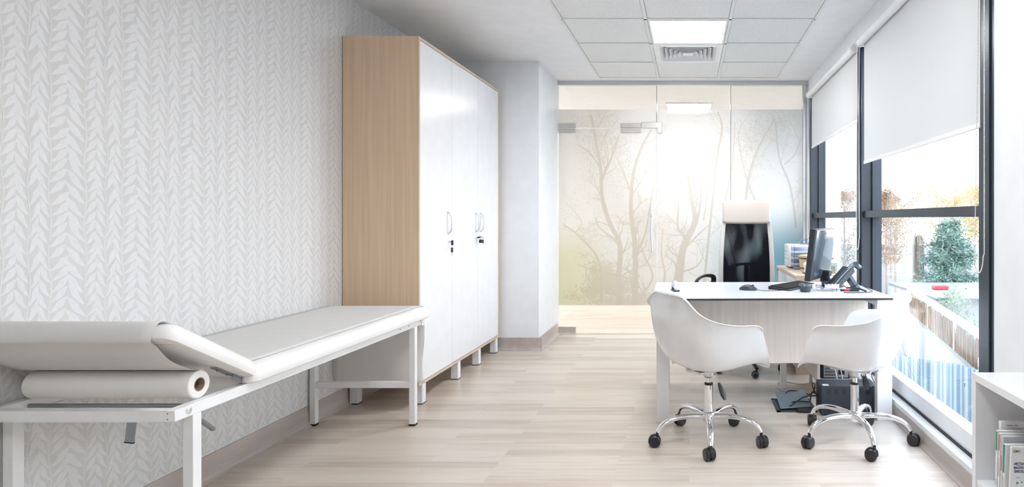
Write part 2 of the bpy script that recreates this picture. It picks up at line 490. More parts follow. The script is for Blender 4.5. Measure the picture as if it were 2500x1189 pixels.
# ------------------------------------------------------------------ windows
GXW = 1.315
posts = [(2.44, 2.575), (4.32, 4.45), (6.10, 6.235)]
def window(name, y0, y1, py):
    w = sempty(name, (GXW, (y0+y1)/2, .10))
    MB().box(XR+.002, GXW+.05, py[0], py[1], .10, 2.45).box(XR-.006, XR+.002, py[0]+.03, py[1]-.03, .10, 2.45).build('post', DARKF, w, bevel=.002)
    MB().box(XR+.018, GXW+.04, y0, y1, 1.188, 1.236).build('transom_bar', DARKF, w, bevel=.002)
    MB().box(XR+.018, GXW+.04, y0, y1, 2.38, 2.45).build('head_bar', DARKF, w, bevel=.002)
    MB().box(XR+.062, GXW+.04, y0, y1, .104, .20).build('bottom_rail', WHITEM, w, bevel=.003)
    MB().box(XR+.052, XR+.062, y0, y1, .1, .112).build('seal', BLACKR, w)
    MB().box(GXW-.004, GXW+.004, y0+.002, y1-.002, .20, 1.19).build('glass_pane', WGLASS, w)
    MB().box(GXW-.004, GXW+.004, y0+.002, y1-.002, 1.234, 2.38).build('glass_pane', WGLASS, w)
    # slim dark glazing beads beside the posts
    for (a, c) in ((y0, y0+.022), (y1-.022, y1)):
        MB().box(GXW-.022, GXW+.022, a, c, .20, 2.38).build('glazing_bead', DARKF, w)
    return w
w1 = window('window_1', 2.575, 4.32, posts[0])
w2 = window('window_2', 4.45, 6.10, posts[1])
MB().box(XR+.002, GXW+.05, posts[2][0], posts[2][1], .10, 2.45).build('post', DARKF, w2, bevel=.002)

# roller blinds
ICO = None
def beads(mb, pts, r=.0024, step=.0062):
    pts = [Vector(p) for p in pts]
    acc = 0; last = pts[0]; out = [pts[0]]
    for p in pts[1:]:
        seg = (p-last).length
        while acc + seg >= step:
            t_ = (step-acc)/seg; last = last.lerp(p, t_); out.append(last.copy()); seg = (p-last).length; acc = 0
        acc += seg; last = p
    for c in out:
        vs = [c+Vector(d)*r for d in ((1,0,0),(-1,0,0),(0,1,0),(0,-1,0),(0,0,1),(0,0,-1))]
        k = .75
        vs = []
        for zz, rr_ in ((-1, 0), (-.5, .866), (.5, .866), (1, 0)):
            if rr_ == 0: vs.append(c + Vector((0, 0, zz*r)))
            else:
                for q in range(6): vs.append(c + Vector((math.cos(q*PI/3)*rr_*r, math.sin(q*PI/3)*rr_*r, zz*r)))
        fs = [(0, 1+(q+1) % 6, 1+q) for q in range(6)] + [(1+q, 1+(q+1) % 6, 7+(q+1) % 6, 7+q) for q in range(6)] + [(13, 7+q, 7+(q+1) % 6) for q in range(6)]
        mb.add(vs, fs)
def chain(parent, ya, yb, zb, x=1.178, sway=.0):
    mb = MB()
    n = 24; L_ = []
    for i in range(15): t_ = i/14; L_.append((x, ya + (.012*math.sin(t_*PI) if sway else 0), 2.40 + (zb+.08-2.40)*t_))
    rad = (yb-ya)/2
    for i in range(1, n):
        a = PI*i/n; L_.append((x-.004, (ya+yb)/2 - rad*math.cos(a), zb+.08 - .08*math.sin(a)))
    for i in range(15): t_ = i/14; L_.append((x, yb + (.4*(ya+.03-yb)*t_ if sway else (ya+.03-yb)*.8*t_), zb+.08 + (2.40-zb-.08)*t_))
    mb.tube(L_, .0010, 5)
    beads(mb, L_, .0031)
    mb.build('bead_chain', BEADM, parent, smooth=True, fix=False)
def blind(y0, y1, zb, label):
    t = thing('roller_blind', label, 'roller blind', (1.19, (y0+y1)/2, 2.40), group='roller blinds on the window wall')
    MB().lathe([(.0275, y0+.012), (.0275, y1-.012)], (1.187, 0, 2.403), 28, axis='y').build('blind_tube', BLINDW, t, smooth=True)
    f = MB(); f.box(1.2125, 1.2133, y0+.02, y1-.02, zb, 2.405); f.build('blind_fabric', BLINDM, t)
    MB().box(1.208, 1.218, y0+.02, y1-.02, zb-.012, zb+.012).build('bottom_bar', BLINDW, t, bevel=.003)
    for y in (y0, y1-.012):
        m = MB(); m.lathe([(.030, y), (.033, y+.003), (.033, y+.009), (.030, y+.012)], (1.187, 0, 2.403), 24, axis='y')
        m.box(1.187, 1.219, y+.002, y+.010, 2.375, 2.445)
        m.build('end_bracket', BLINDW, t, smooth=True)
    return t
bl1 = blind(2.52, 4.245, 1.57, 'large white roller blind in the nearer window, drawn halfway down')
bl2 = blind(4.375, 6.04, 1.885, 'smaller-looking white roller blind in the farther window beside the glass wall')
chain(bl1, 4.215, 4.30, .965, sway=1)
chain(bl1, 2.435, 2.515, .96)
chain(bl2, 5.985, 6.06, .985, x=1.180, sway=1)

# ------------------------------------------------------------------ glass back wall
GY = 6.262
wb = sempty('wall_back', (0, GY, 0))
MB().box(PX, 1.22, GY-.022, GY+.028, 2.546, ZC).build('top_rail', SILVER, wb, bevel=.002)
MB().box(1.168, 1.196, GY-.022, GY+.028, 0, 2.546).build('side_rail', SILVER, wb, bevel=.002)
MB().box(1.196, 1.222, GY-.01, GY+.05, 0, 2.546).build('side_filler', WHITEWALL, wb)
MB().box(XR+.0, XR+.25, posts[2][1], GY+.05, 0, 2.45).build('corner_filler', WHITEWALL, wb)
panes = {'transom': (-1.338, -.332, 2.112, 2.546), 'mid': (-.326, .427, .004, 2.546), 'right': (.431, 1.168, .004, 2.546)}
for k, (x0, x1, z0, z1) in panes.items():
    p = MB(); p.box(x0, x1, GY-.005, GY+.005, z0, z1, PGLASS)
    p.box(x1-.0015, x1, GY-.0055, GY+.0055, z0, z1, PGEDGE)
    p.build('glass_pane', None, wb, fix=True)
MB().box(-.329-.0022, -.329+.0022, GY-.006, GY+.006, 2.112, 2.546).box(.427, .431, GY-.006, GY+.006, .0, 2.546).build('joint_seal', PGEDGE, wb)
dr = sempty('door_1', (-.83, GY, 0))
MB().box(-1.336, -.334, GY-.005, GY+.005, .008, 2.104, PGLASS).build('door_glass', None, dr)
MB().box(-.3355, -.3338, GY-.0055, GY+.0055, .008, 2.104).build('glass_edge', PGEDGE, dr)
h = MB(); h.tube([(-.385, GY-.06, .835), (-.385, GY-.06, 1.34)], .014, 18)
for z in (.93, 1.25): h.tube([(-.385, GY-.06, z), (-.385, GY-.005, z)], .008, 10)
h.build('handle', CHROME, dr, smooth=True)
def fitting(x0, x1, z0, z1, par, name='patch_fitting'):
    MB().box(x0, x1, GY-.019, GY+.019, z0, z1).build(name, SATIN, par, bevel=.003)
fitting(-1.336, -1.16, 2.062, 2.106, dr, 'pivot_fitting'); fitting(-1.336, -1.16, 2.112, 2.158, wb)
fitting(-.70, -.492, 2.060, 2.104, dr, 'pivot_fitting'); fitting(-.70, -.492, 2.112, 2.158, wb)
m = MB(); m.prism([(-.488, 2.108), (-.488, 2.168), (-.276, 2.168), (-.276, 2.058), (-.325, 2.058), (-.325, 2.108)], 'y', GY-.019, GY+.019)
m.build('corner_fitting', SATIN, wb, bevel=.003)
fitting(-1.336, -1.16, .012, .075, dr, 'floor_fitting')
MB().box(-1.338, .30, GY-.02, GY+.02, 0, .004).build('threshold', SATIN, wb)

# frosted film with a printed misty forest, one sheet per pane
FZ0, FZ1 = .293, 2.30
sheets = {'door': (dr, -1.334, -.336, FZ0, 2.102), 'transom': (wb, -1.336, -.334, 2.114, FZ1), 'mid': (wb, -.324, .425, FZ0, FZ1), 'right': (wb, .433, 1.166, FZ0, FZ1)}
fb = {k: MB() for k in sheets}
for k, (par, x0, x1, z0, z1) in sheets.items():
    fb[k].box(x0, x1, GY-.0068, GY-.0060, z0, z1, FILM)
CELL = .003
AX0, AZ0 = -1.336, FZ0
NXC = int((1.17-AX0)/CELL)+1; NZC = int((FZ1-AZ0)/CELL)+1
ink = [bytearray(NXC) for _ in range(NZC)]
INK_LEAF = False
def putquad(pts, layer):
    """convex polygon -> cells of the one-layer ink print"""
    val = 1 if INK_LEAF else 2
    pp = [((p[0]-AX0)/CELL, (p[1]-AZ0)/CELL) for p in pts]
    z_lo = max(0, int(min(p[1] for p in pp))); z_hi = min(NZC-1, int(max(p[1] for p in pp)))
    n = len(pp)
    for r in range(z_lo, z_hi+1):
        zc = r+.5; xs = []
        for a in range(n):
            (xa, za), (xb, zb) = pp[a], pp[(a+1) % n]
            if (za <= zc) != (zb <= zc): xs.append(xa+(zc-za)/(zb-za)*(xb-xa))
        if len(xs) >= 2:
            x_lo = max(0, int(min(xs)+.5)); x_hi = min(NXC-1, int(max(xs)-.5))
            row = ink[r]
            for c in range(x_lo, x_hi+1):
                if row[c] < val: row[c] = val
fr_ = random.Random(11)
def q2(zx, zy):          # zoom-4 coordinates of the print to wall coordinates
    px = 1340 + zx/2.331; py = 170 + zy/2.331
    return Vector(((px-1682)*GY/FPX, CH-(py-534)*GY/FPX))
def branch(pts, w0, w1, layer=0):
    pts = [Vector((p.x, p.y, 0)) for p in pts]; c = curve(pts, 5); n = len(c)
    for i in range(n-1):
        a = c[i]; d = c[i+1]
        t_ = (d-a).normalized(); nn = Vector((-t_.y, t_.x, 0))
        wa = (w0+(w1-w0)*i/(n-1))/2; wb_ = (w0+(w1-w0)*(i+1)/(n-1))/2
        putquad([(a+nn*wa)[:2], (a-nn*wa)[:2], (d-nn*wb_)[:2], (d+nn*wb_)[:2]], layer)
    return c
def leaf(p, s, layer):
    global INK_LEAF
    INK_LEAF = True
    an = fr_.uniform(0, 2*PI); d = Vector((math.cos(an), math.sin(an))); nn = Vector((-d.y, d.x))
    P = [p-d*s, p+nn*s*.42, p+d*s, p-nn*s*.38]
    putquad([tuple(x) for x in P], layer)
    INK_LEAF = False
def grow(p, ang, ln, w, depth, leafy):
    pts = [p]; a = ang
    for i in range(4):
        a += fr_.uniform(-.28, .28); pts.append(pts[-1] + Vector((math.cos(a), math.sin(a)))*ln/4)
    branch(pts, w, w*.35, depth % 3)
    if depth > 0:
        for k in range(fr_.choice((2, 3, 3))):
            i = fr_.randint(1, 4)
            grow(pts[i], a + fr_.choice((-1, 1))*fr_.uniform(.35, .8), ln*fr_.uniform(.5, .75), w*.55, depth-1, leafy)
    if depth <= 1 and fr_.random() < leafy:
        for k in range(7): leaf(pts[-1] + Vector((fr_.gauss(0, .03), fr_.gauss(0, .03))), fr_.uniform(.004, .011), 1)
mains = [
 ([(400,1380),(398,1189),(405,1000),(350,880),(305,740),(295,560),(270,420),(240,260)], .062, .018, .5),
 ([(295,640),(340,540),(365,480),(400,380)], .03, .010, .6),
 ([(292,560),(230,470),(150,420)], .018, .006, .6),
 ([(395,980),(290,900),(265,840)], .020, .006, .4),
 ([(490,1360),(492,1189),(490,1000),(468,800),(480,600),(525,450),(590,330)], .070, .012, .5),
 ([(492,1060),(550,930),(575,780),(600,640)], .025, .008, .5),
 ([(475,720),(430,600),(400,520)], .02, .006, .6),
 ([(520,1300),(590,1180),(545,1060),(520,1000)], .022, .008, .3),
 ([(730,1380),(740,1189),(765,1010),(830,870),(812,740),(790,600)], .105, .02, .2),
 ([(790,960),(735,900),(740,760)], .03, .01, .2), ([(838,880),(862,760),(870,620)], .032, .008, .2),
 ([(780,1010),(860,930),(915,880)], .022, .006, .1), ([(760,1150),(840,1120),(880,1060)], .022, .006, .1),
 ([(880,1250),(895,1100),(920,850),(955,520),(985,330),(960,240)], .026, .014, .35),
 ([(640,1300),(660,1160),(640,1050),(650,900)], .03, .008, .2),
 ([(1060,1100),(1010,900),(1000,760),(1040,560),(1060,300)], .022, .008, .5),
 ([(1120,760),(1135,620),(1190,450),(1280,290)], .030, .008, .8),
 ([(1405,900),(1390,760),(1365,640),(1310,500),(1290,300)], .026, .010, .8),
 ([(1340,540),(1400,480),(1440,380)], .014, .005, .8),
 ([(300,1330),(285,1090),(170,945),(80,880)], .030, .010, .2), ([(150,930),(185,860),(100,760)], .012, .004, .3),
 ([(560,1320),(480,1200),(300,1150),(160,1110)], .02, .006, .2),
 ([(880,860),(900,700),(880,600)], .016, .006, .2),
 ([(1180,760),(1120,600),(1080,400),(1100,300)], .018, .006, .8),
]
for pts, a, c_, lf in mains:
    cc = branch([q2(*p) for p in pts], a, c_*1.15, 0)
    n = len(cc)
    for i in range(2, n, 3):
        if fr_.random() < .8:
            d = cc[min(i+1, n-1)] - cc[i-1]; ang = math.atan2(d.y, d.x)
            w = (a+(c_-a)*i/n)*.38
            grow(Vector((cc[i].x, cc[i].y)), ang+fr_.choice((-1, 1))*fr_.uniform(.4, .9), fr_.uniform(.14, .30), max(w, .004), 2, lf)
# leaf haze in the crowns and undergrowth at the foot
for (x, y, rx, ry, n, s) in ((270,330,130,90,420,.012), (400,420,110,100,260,.010), (260,590,130,80,280,.010), (450,560,70,110,200,.010), (170,780,90,80,90,.009),
                             (1130,450,110,150,460,.012), (1330,300,110,80,500,.012), (1180,330,90,70,220,.010), (1330,620,70,120,130,.008), (720,760,90,110,100,.007), (980,420,40,150,100,.009),
                             (290,1150,60,60,420,.024), (400,1230,100,50,520,.024), (250,1260,60,40,300,.024), (420,1320,150,35,620,.026), (330,1200,80,60,400,.026), (560,1300,60,60,230,.02), (140,1290,45,28,130,.014), (800,1300,160,60,400,.02)):
    for k in range(n):
        p = q2(x+fr_.gauss(0, rx*.55), y+fr_.gauss(0, ry*.55))
        leaf(p, fr_.uniform(.4, 1.0)*s, fr_.randint(0, 2))
def inkmat(name, col):
    m, nt, out = newmat(name); t = nt.nodes.new('ShaderNodeBsdfTransparent'); t.inputs[0].default_value = (*col, 1)
    nt.links.new(t.outputs[0], out.inputs[0]); return m
INKS = {1: inkmat('forest_ink_leaf', (.895, .868, .825)), 2: inkmat('forest_ink_branch', (.87, .842, .80))}
for r in range(NZC):
    row = ink[r]; c = 0
    za = AZ0+r*CELL; zb = za+CELL
    while c < NXC:
        v_ = row[c]
        if v_ == 0: c += 1; continue
        e_ = c
        while e_ < NXC and row[e_] == v_: e_ += 1
        xa, xb = AX0+c*CELL, AX0+e_*CELL
        for k, (par, x0, x1, z0, z1) in sheets.items():
            a_, b_ = max(xa, x0), min(xb, x1)
            if b_ > a_ and z0 <= za and zb <= z1:
                fb[k].add([(a_, GY-.0072, za), (b_, GY-.0072, za), (b_, GY-.0072, zb), (a_, GY-.0072, zb)], [(0, 1, 2, 3)], INKS[v_])
        c = e_
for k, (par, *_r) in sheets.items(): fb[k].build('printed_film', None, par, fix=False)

# corridor behind the glass
b = MB(); b.box(-3.4, 2.2, YC, YC+.1, 0, ZC); struct(b.build('wall_corridor_end', BACKM))
b = MB(); b.box(-3.4, -3.3, YB+.05, YC, 0, ZC); struct(b.build('wall_corridor_left', BACKM))
b = MB(); b.box(1.47, 1.57, YB+.05, YC, 0, ZC); struct(b.build('wall_corridor_right', BACKM))
b = MB(); b.box(-3.4, XL, YB, YB+.05, 0, ZC); struct(b.build('wall_corridor_return', BACKM))
ceiling_light(-.0, 7.68, 'square lit panel in the corridor ceiling beyond the glass wall', LAMPC, .017)
ceiling_light(-2.65, 7.6, 'unseen lit panel added at the left to brighten the corridor beyond the glass wall', LAMPC, .017)  # extra panel kept out of view, added to brighten corridor and film

# ------------------------------------------------------------------ examination table
T = thing('examination_table', 'white padded medical examination table with raised headrest along the wallpapered wall', 'examination table', (-1.86, 2.7, 0))
x0, x1, y0, y1, z0, z1 = -2.160, -1.561, 1.853, 3.586, .562, .597
m = MB()
m.box(x0, x0+.03, y0, y1, z0, z1); m.box(x1-.03, x1, y0, y1, z0, z1)
m.box(x0+.03, x1-.03, y0, y0+.03, z0, z1); m.box(x0+.03, x1-.03, y1-.03, y1, z0, z1); m.box(x0+.03, x1-.03, 2.17, 2.20, z0, z1)
fo = m.build('frame', WHITEM, T, bevel=.002)
for (lx, ly) in ((x0, 1.92), (x1-.032, 1.92), (x0, 3.472), (x1-.032, 3.472)):
    lg = MB().box(lx, lx+.033, ly, ly+.034, .010, z0).build('leg', WHITEM, T, bevel=.002)
    c = MB().box(lx-.001, lx+.034, ly-.001, ly+.035, 0, .010).build('foot_cap', BLACKP, lg)
for ly in (1.924, 3.476):
    MB().box(x0+.033, x1-.032, ly, ly+.026, .215, .250).build('stretcher', WHITEM, T, bevel=.002)
# screws and bolt
for (yy, zz) in ((3.30, .582), (3.40, .583)): MB().lathe([(.003, 0), (.003, .0012)], (x1-.0002, yy, zz), 8, axis='x').build('screw_hole', BLACKP, fo)
for (xx, zz) in ((x1-.022, .588), (x1-.022, .570)): MB().lathe([(.0016, y0-.001), (.0016, y0+.001)], (xx, 0, zz), 8, axis='y').build('screw_hole', BLACKP, fo)
MB().lathe([(.011, 0), (.011, .002), (.007, .004), (.0, .005)], (x1, 1.905, .583), 20, axis='x').build('bolt', CHROME, fo, smooth=True)
MB().lathe([(.006, 0), (.006, .002), (.0, .004)], (x1, 3.545, .583), 16, axis='x').build('bolt', CHROME, fo, smooth=True)
MB().box(x1-.012, x1+.003, 3.560, 3.592, .556, .602).build('corner_plate', WHITEM, fo)
# upholstered main section
def pad(xa, xb, ya, yb, za, zb, M, name, parent, rnd=.03, crown=.008):
    nx, ny_ = 14, 26
    mb = MB(); rows_t = []; 
    def top(u, v):
        X = xa+(xb-xa)*u; Y = ya+(yb-ya)*v
        ex = min(u, 1-u)*(xb-xa); ey = min(v, 1-v)*(yb-ya)
        return X, Y, ex, ey
    prof = [(0.0, za+.004), (-.003, za+.018), (0.0, za+(zb-za)*.55), (.008, zb-.016), (.020, zb-.006), (.040, zb-.001)]
    # rings: rounded-rectangle outlines inset by the profile
    rings = []
    for (ins, z) in [(.006, za)] + prof:
        rings.append((ins, z))
    def outline(ins, z, rc=.035, n=6):
        pts = []; a0, a1, b0, b1 = xa+ins, xb-ins, ya+ins, yb-ins; r = max(rc-ins*.4, .01)
        for (cx, cy, st) in ((a1-r, b1-r, 0), (a0+r, b1-r, 90), (a0+r, b0+r, 180), (a1-r, b0+r, 270)):
            for k in range(n+1):
                an = R(st+90*k/n); pts.append((cx+r*math.cos(an), cy+r*math.sin(an), z))
        return pts
    outs = [outline(i, z) for i, z in rings]; n = len(outs[0])
    vs = [p for o in outs for p in o]
    fs = [(i*n+k, i*n+(k+1) % n, (i+1)*n+(k+1) % n, (i+1)*n+k) for i in range(len(outs)-1) for k in range(n)]
    fs.append(tuple(range(n))[::-1]); fs.append(tuple((len(outs)-1)*n+k for k in range(n)))
    mb.add(vs, fs, None, M)
    return mb.build(name, VINYL, parent, smooth=True)
pad(-2.164, -1.533, 2.150, 3.632, .5975, .664, None, 'mattress', T)
# headrest tilted up towards the camera; local y runs up the slope
sl = R(29.6)
Hb = Vector((0, 2.140, .6265))
up = Vector((0, -math.cos(sl), math.sin(sl))); nrm = Vector((0, math.sin(sl), math.cos(sl)))
MH = Matrix(((-1, 0, 0, 0), (0, up.y, nrm.y, Hb.y), (0, up.z, nrm.z, Hb.z), (0, 0, 0, 1)))
hr = pad(1.533, 2.160, -.030, .395, .003, .064, MH, 'headrest', T)
MB().box(1.556, 2.140, .0, .350, 0, .004, None, MH).build('headrest_board', VINYL, T, bevel=.001)
m = MB(); m.box(1.575, 1.60, .02, .115, -.004, 0, None, MH); m.box(1.572, 1.576, -.02, .035, -.018, 0, None, MH)
for s_ in (.04, .09): m.lathe([(.006, -.008), (.006, -.004)], (1.588, s_, 0), 12, None, MH)
m.build('hinge', STEEL, T, bevel=.001)
m = MB(); m.box(2.11, 2.135, .02, .115, -.004, 0, None, MH); m.build('hinge', STEEL, T, bevel=.001)
# rise mechanism: cross tube and ratchet struts
MB().tube([(-2.125, 1.967, .577), (-1.591, 1.967, .577)], .0075, 12).build('cross_tube', STEEL, T, smooth=True)
MB().tube([(-1.600, 1.945, .568), (-1.606, 2.06, .470)], .0075, 12).build('ratchet_strut', STEEL, T, smooth=True)
m = MB(); MR = Matrix.Translation((-1.735, 1.905, .575)) @ Matrix.Rotation(R(7), 4, 'Y')
m.box(-.013, .013, -.003, .003, -.092, .0, STEEL, MR); m.box(-.014, .014, -.004, .004, -.096, -.092, BLACKP, MR); m.build('adjuster_leaf', None, T)
MB().tube([(-2.060, 1.925, .580), (-2.015, 1.985, .545), (-1.985, 2.01, .535)], .006, 10).build('ratchet_strut', STEEL, T, smooth=True)

# paper roll and the sheet pulled from it over the table
t = thing('paper_roll', 'thick roll of white examination paper lying on the table frame under the headrest', 'paper roll', (-1.85, 1.98, .6))
ro = .0445; rc = .0205; rx0, rx1 = -2.118, -1.586; cyr, czr = 1.978, .6435
MB().lathe([(rc+.002, rx0), (ro-.003, rx0), (ro, rx0+.003), (ro, rx1-.003), (ro-.003, rx1), (rc+.002, rx1)], (0, cyr, czr), 48, axis='x', closed=True).build('paper', PAPERROLL, t, smooth=True)
MB().lathe([(rc-.001, rx0), (rc+.002, rx0), (rc+.002, rx1), (rc-.001, rx1)], (0, cyr, czr), 32, axis='x', closed=True).build('core', CARD, t, smooth=True)
def hp(s_, n_):   # point on the headrest: distance up the slope, height off the board
    p = Hb + up*s_ + nrm*n_; return (p.y, p.z)
sheet = [(1.992, .6888), (1.970, .6915), (1.93, .705), (1.86, .748), hp(.372, -.010), hp(.394, -.005), hp(.4025, .012), hp(.4025, .040), hp(.388, .061), hp(.35, .0665), hp(.20, .0665), hp(.03, .0665), hp(-.008, .062),
         (2.185, .670), (2.22, .6665), (2.5, .6660), (3.0, .6660), (3.5, .6660), (3.60, .6655), (3.628, .658), (3.6385, .642), (3.641, .60), (3.640, .50), (3.642, .38), (3.640, .28), (3.644, .200)]
cv = curve([(0, a, c) for a, c in sheet], 4)
rws = []
for i, p in enumerate(cv):
    row = []
    f_ = max(0, (p.y-3.62)/.02) * max(0, min(1, (.64-p.z)/.3))
    for k in range(15):
        u = k/14; X = -2.130+(.548)*u
        dy = f_*.004*math.sin(u*9+p.z*16) + (f_*.003*math.sin(u*23+p.z*9))
        dx = (f_*.012*math.sin(p.z*13+.7)*(u > .5)*(u-.5)*2)
        row.append((X+dx, p.y+dy + (.0 if p.y < 3.6 else abs(f_)*.004), p.z))
    rws.append(row)
s_ = MB().grid(rws).build('paper_sheet', PAPER, None, smooth=True, solid=.0006, fix=False)
tag(s_, 'long white paper sheet laid over the examination table and hanging off its far end', 'paper sheet')

# ------------------------------------------------------------------ wardrobe
W = thing('wardrobe', 'tall three-door wardrobe with pale oak body and white doors beside the wallpapered wall', 'wardrobe', (-1.93, 4.62, 0))
cx0, cx1, cy0, cy1, cz0, cz1 = -2.165, -1.688, 3.815, 5.425, .130, 2.322
m = MB(); th = .018
m.box(cx0, cx1, cy0, cy0+th, cz0, cz1); m.build('side_panel', BEECH, W, bevel=.0008)
MB().box(cx0, cx1, cy1-th, cy1, cz0, cz1).build('side_panel', BEECH, W, bevel=.0008)
MB().box(cx0, cx1, cy0+th, cy1-th, cz1-th, cz1).build('top_panel', BEECHX, W, bevel=.0008)
MB().box(cx0, cx1, cy0+th, cy1-th, cz0, cz0+th).build('bottom_panel', BEECHX, W, bevel=.0008)
MB().box(cx0, cx0+.006, cy0+th, cy1-th, cz0+th, cz1-th).build('back_panel', WHITEL, W)
dy = [3.8345, 4.356, 4.886, 5.4055]
hy = [4.275, 4.835, 4.940]
for k in range(3):
    d = MB().box(cx1-.020, cx1-.002, dy[k]+.0016, dy[k+1]-.0016, cz0+th+.003, cz1-th-.003).build('door', WHITEL, W, bevel=.0012)
    hb = MB()
    pts = [(cx1-.002, hy[k], 1.075), (cx1+.012, hy[k], 1.082), (cx1+.024, hy[k], 1.105), (cx1+.028, hy[k], 1.15), (cx1+.024, hy[k], 1.195), (cx1+.012, hy[k], 1.218), (cx1-.002, hy[k], 1.225)]
    hb.tube(curve(pts, 4), .0055, 12, flat=(1.2, .8)); hb.build('handle', SATIN if False else SILVER, d, smooth=True)
for k, (di, yy, zz) in enumerate(((0, 4.285, 1.018), (1, 4.822, 1.030))):
    d = [o for o in W.children if o.name.startswith('door')][di]
    MB().lathe([(.010, 0), (.010, .003), (.006, .006), (.006, .010)], (cx1-.002, yy, zz), 16, axis='x').build('lock', CHROME, d, smooth=True)
    m = MB()
    m.box(cx1+.006, cx1+.022, yy-.001, yy+.001, zz-.004, zz+.004, SATIN)
    if k == 0:
        m.box(cx1+.018, cx1+.034, yy-.002, yy+.002, zz-.024, zz+.010, BLACKP)
        m.tube([(cx1+.026, yy, zz-.022), (cx1+.026, yy, zz-.040)], .0012, 6, SATIN)
        m.box(cx1+.018, cx1+.032, yy-.003, yy+.001, zz-.074, zz-.040, BLACKP)
        m.box(cx1+.023, cx1+.027, yy-.001, yy+.001, zz-.10, zz-.074, SATIN)
    else:
        m.box(cx1+.016, cx1+.036, yy-.003, yy+.003, zz-.004, zz+.008, BLACKP)
        m.tube([(cx1+.030, yy, zz+.004), (cx1+.034, yy+.01, zz+.010), (cx1+.030, yy+.055, zz+.003), (cx1+.030, yy+.095, zz+.001)], .0030, 6, BLACKP)
        m.box(cx1+.022, cx1+.042, yy+.020, yy+.044, zz-.042, zz-.016, BLACKP)
        m.tube(curve([(cx1+.032, yy+.024, zz-.018), (cx1+.032, yy+.025, zz-.005), (cx1+.032, yy+.032, zz+.001), (cx1+.032, yy+.039, zz-.005), (cx1+.032, yy+.040, zz-.018)], 3), .002, 6, SATIN)
        m.box(cx1+.026, cx1+.034, yy+.090, yy+.097, zz-.048, zz-.018, BLACKP)
        m.tube([(cx1+.030, yy+.094, zz+.001), (cx1+.030, yy+.094, zz-.020)], .0010, 6, SATIN)
    m.build('key_bunch', None, d)
for yy in (3.875, 4.47, 4.91, 5.345):
    for xx in (cx0+.010, cx1-.056):
        l = MB().box(xx, xx+.052, yy, yy+.052, .006, cz0).build('leg', WHITEM, W, bevel=.002)
        MB().box(xx-.001, xx+.053, yy-.001, yy+.053, 0, .006).build('foot_cap', DARKG, l)

# ------------------------------------------------------------------ desk
DZ = .72
D = thing('desk', 'white-topped office desk with black edge and pale wood modesty panel', 'desk', (1.200, 3.55, 0), R(1.4))
m = MB(); m.box(-1.412, .0, 0, .90, DZ-.0015, DZ, DESKT); m.box(-1.412, .0, 0, .90, DZ-.0130, DZ-.0015, BLACKP)
m.build('desktop', None, D, local=True)
for (a, c) in ((-1.388, -1.318), (-.100, -.012)):
    for (yy) in (.015, .822):
        MB().box(a, c, yy, yy+.05, 0, DZ-.013).build('leg', WHITEM, D, bevel=.002, local=True)
    MB().box(a+.01, c-.01, .065, .822, DZ-.055, DZ-.013).build('side_rail', WHITEM, D, bevel=.002, local=True)
MB().box(-1.318, -.100, .835, .86, DZ-.055, DZ-.013).build('back_rail', WHITEM, D, bevel=.002, local=True)
MB().box(-1.30, -.064, .30, .318, .272, DZ-.013).build('modesty_panel', ASH, D, bevel=.001, local=True)
MB().box(-.545, -.505, .70, .74, .0, DZ-.013).build('support_post', WHITEM, D, bevel=.002, local=True)

# ------------------------------------------------------------------ white shell chairs
CHAIR_N = 0
def shell_mesh():
    st = [ # centre(f,z), seat corner(f,w,z), wall(f,w,z), rim(f,w,z)
     ((.262,.402),(.240,.205,.402),(.178,.272,.500),(.112,.300,.640)),
     ((.235,.420),(.205,.205,.425),(.150,.276,.508),(.082,.306,.653)),
     ((.150,.422),(.130,.200,.428),(.095,.278,.505),(.040,.308,.657)),
     ((.04,.408),(.03,.192,.414),(0,.276,.498),(-.03,.306,.660)),
     ((-.06,.396),(-.06,.185,.405),(-.085,.270,.500),(-.09,.300,.669)),
     ((-.150,.402),(-.140,.178,.420),(-.160,.258,.520),(-.152,.292,.684)),
     ((-.198,.440),(-.186,.168,.460),(-.196,.240,.560),(-.194,.274,.702)),
     ((-.228,.520),(-.214,.160,.535),(-.218,.226,.615),(-.220,.252,.725)),
     ((-.242,.625),(-.230,.146,.633),(-.228,.204,.680),(-.232,.224,.748)),
     ((-.250,.730),(-.240,.124,.733),(-.234,.168,.748),(-.238,.190,.771)),
     ((-.254,.812),(-.248,.080,.810),(-.242,.122,.802),(-.240,.144,.792)),
    ]
    rows_ = []
    for si, (c, bq, mw, rim) in enumerate(st):
        half = [(c[0], 0, c[1]), ((c[0]+bq[0])/2, bq[1]*.55, (c[1]*.8+bq[2]*.2)), (bq[0], bq[1], bq[2]),
                (bq[0]*.45+mw[0]*.55, bq[1]*.32+mw[1]*.68, bq[2]*.62+mw[2]*.38), mw, ((mw[0]+rim[0])/2, mw[1]*.45+rim[1]*.55, (mw[2]+rim[2])/2), rim]
        # rolled lip turned outward
        if si == 10: lip = (rim[0]-.010, rim[1]+.014, rim[2]-.008)
        elif si > 6: lip = (rim[0]-.012, rim[1]+.014, rim[2]-.006)
        else: lip = (rim[0]-.004, rim[1]+.016, rim[2]-.004)
        half.append(lip)
        full = [(x, -y, z) for (x, y, z) in half[::-1]] + half[1:]
        rows_.append(full)
    # lip along the top of the back and the front of the seat
    last = rows_[-1]; 
    ym = max(abs(p[1]) for p in last)
    for (ox, ky, oz) in ((-.010, 1.01, -.001), (-.018, 1.01, -.007), (-.020, 1.01, -.017)):
        rows_.append([(x+ox*(1-.75*(abs(y)/ym)**4), y*ky, z+oz*(1-(abs(y)/ym)**4)) for (x, y, z) in last])
    first = rows_[0]; rows_.insert(0, [(x+.008, y*1.0, z-.014) for (x, y, z) in first])
    mb = MB().grid(rows_)
    return mb
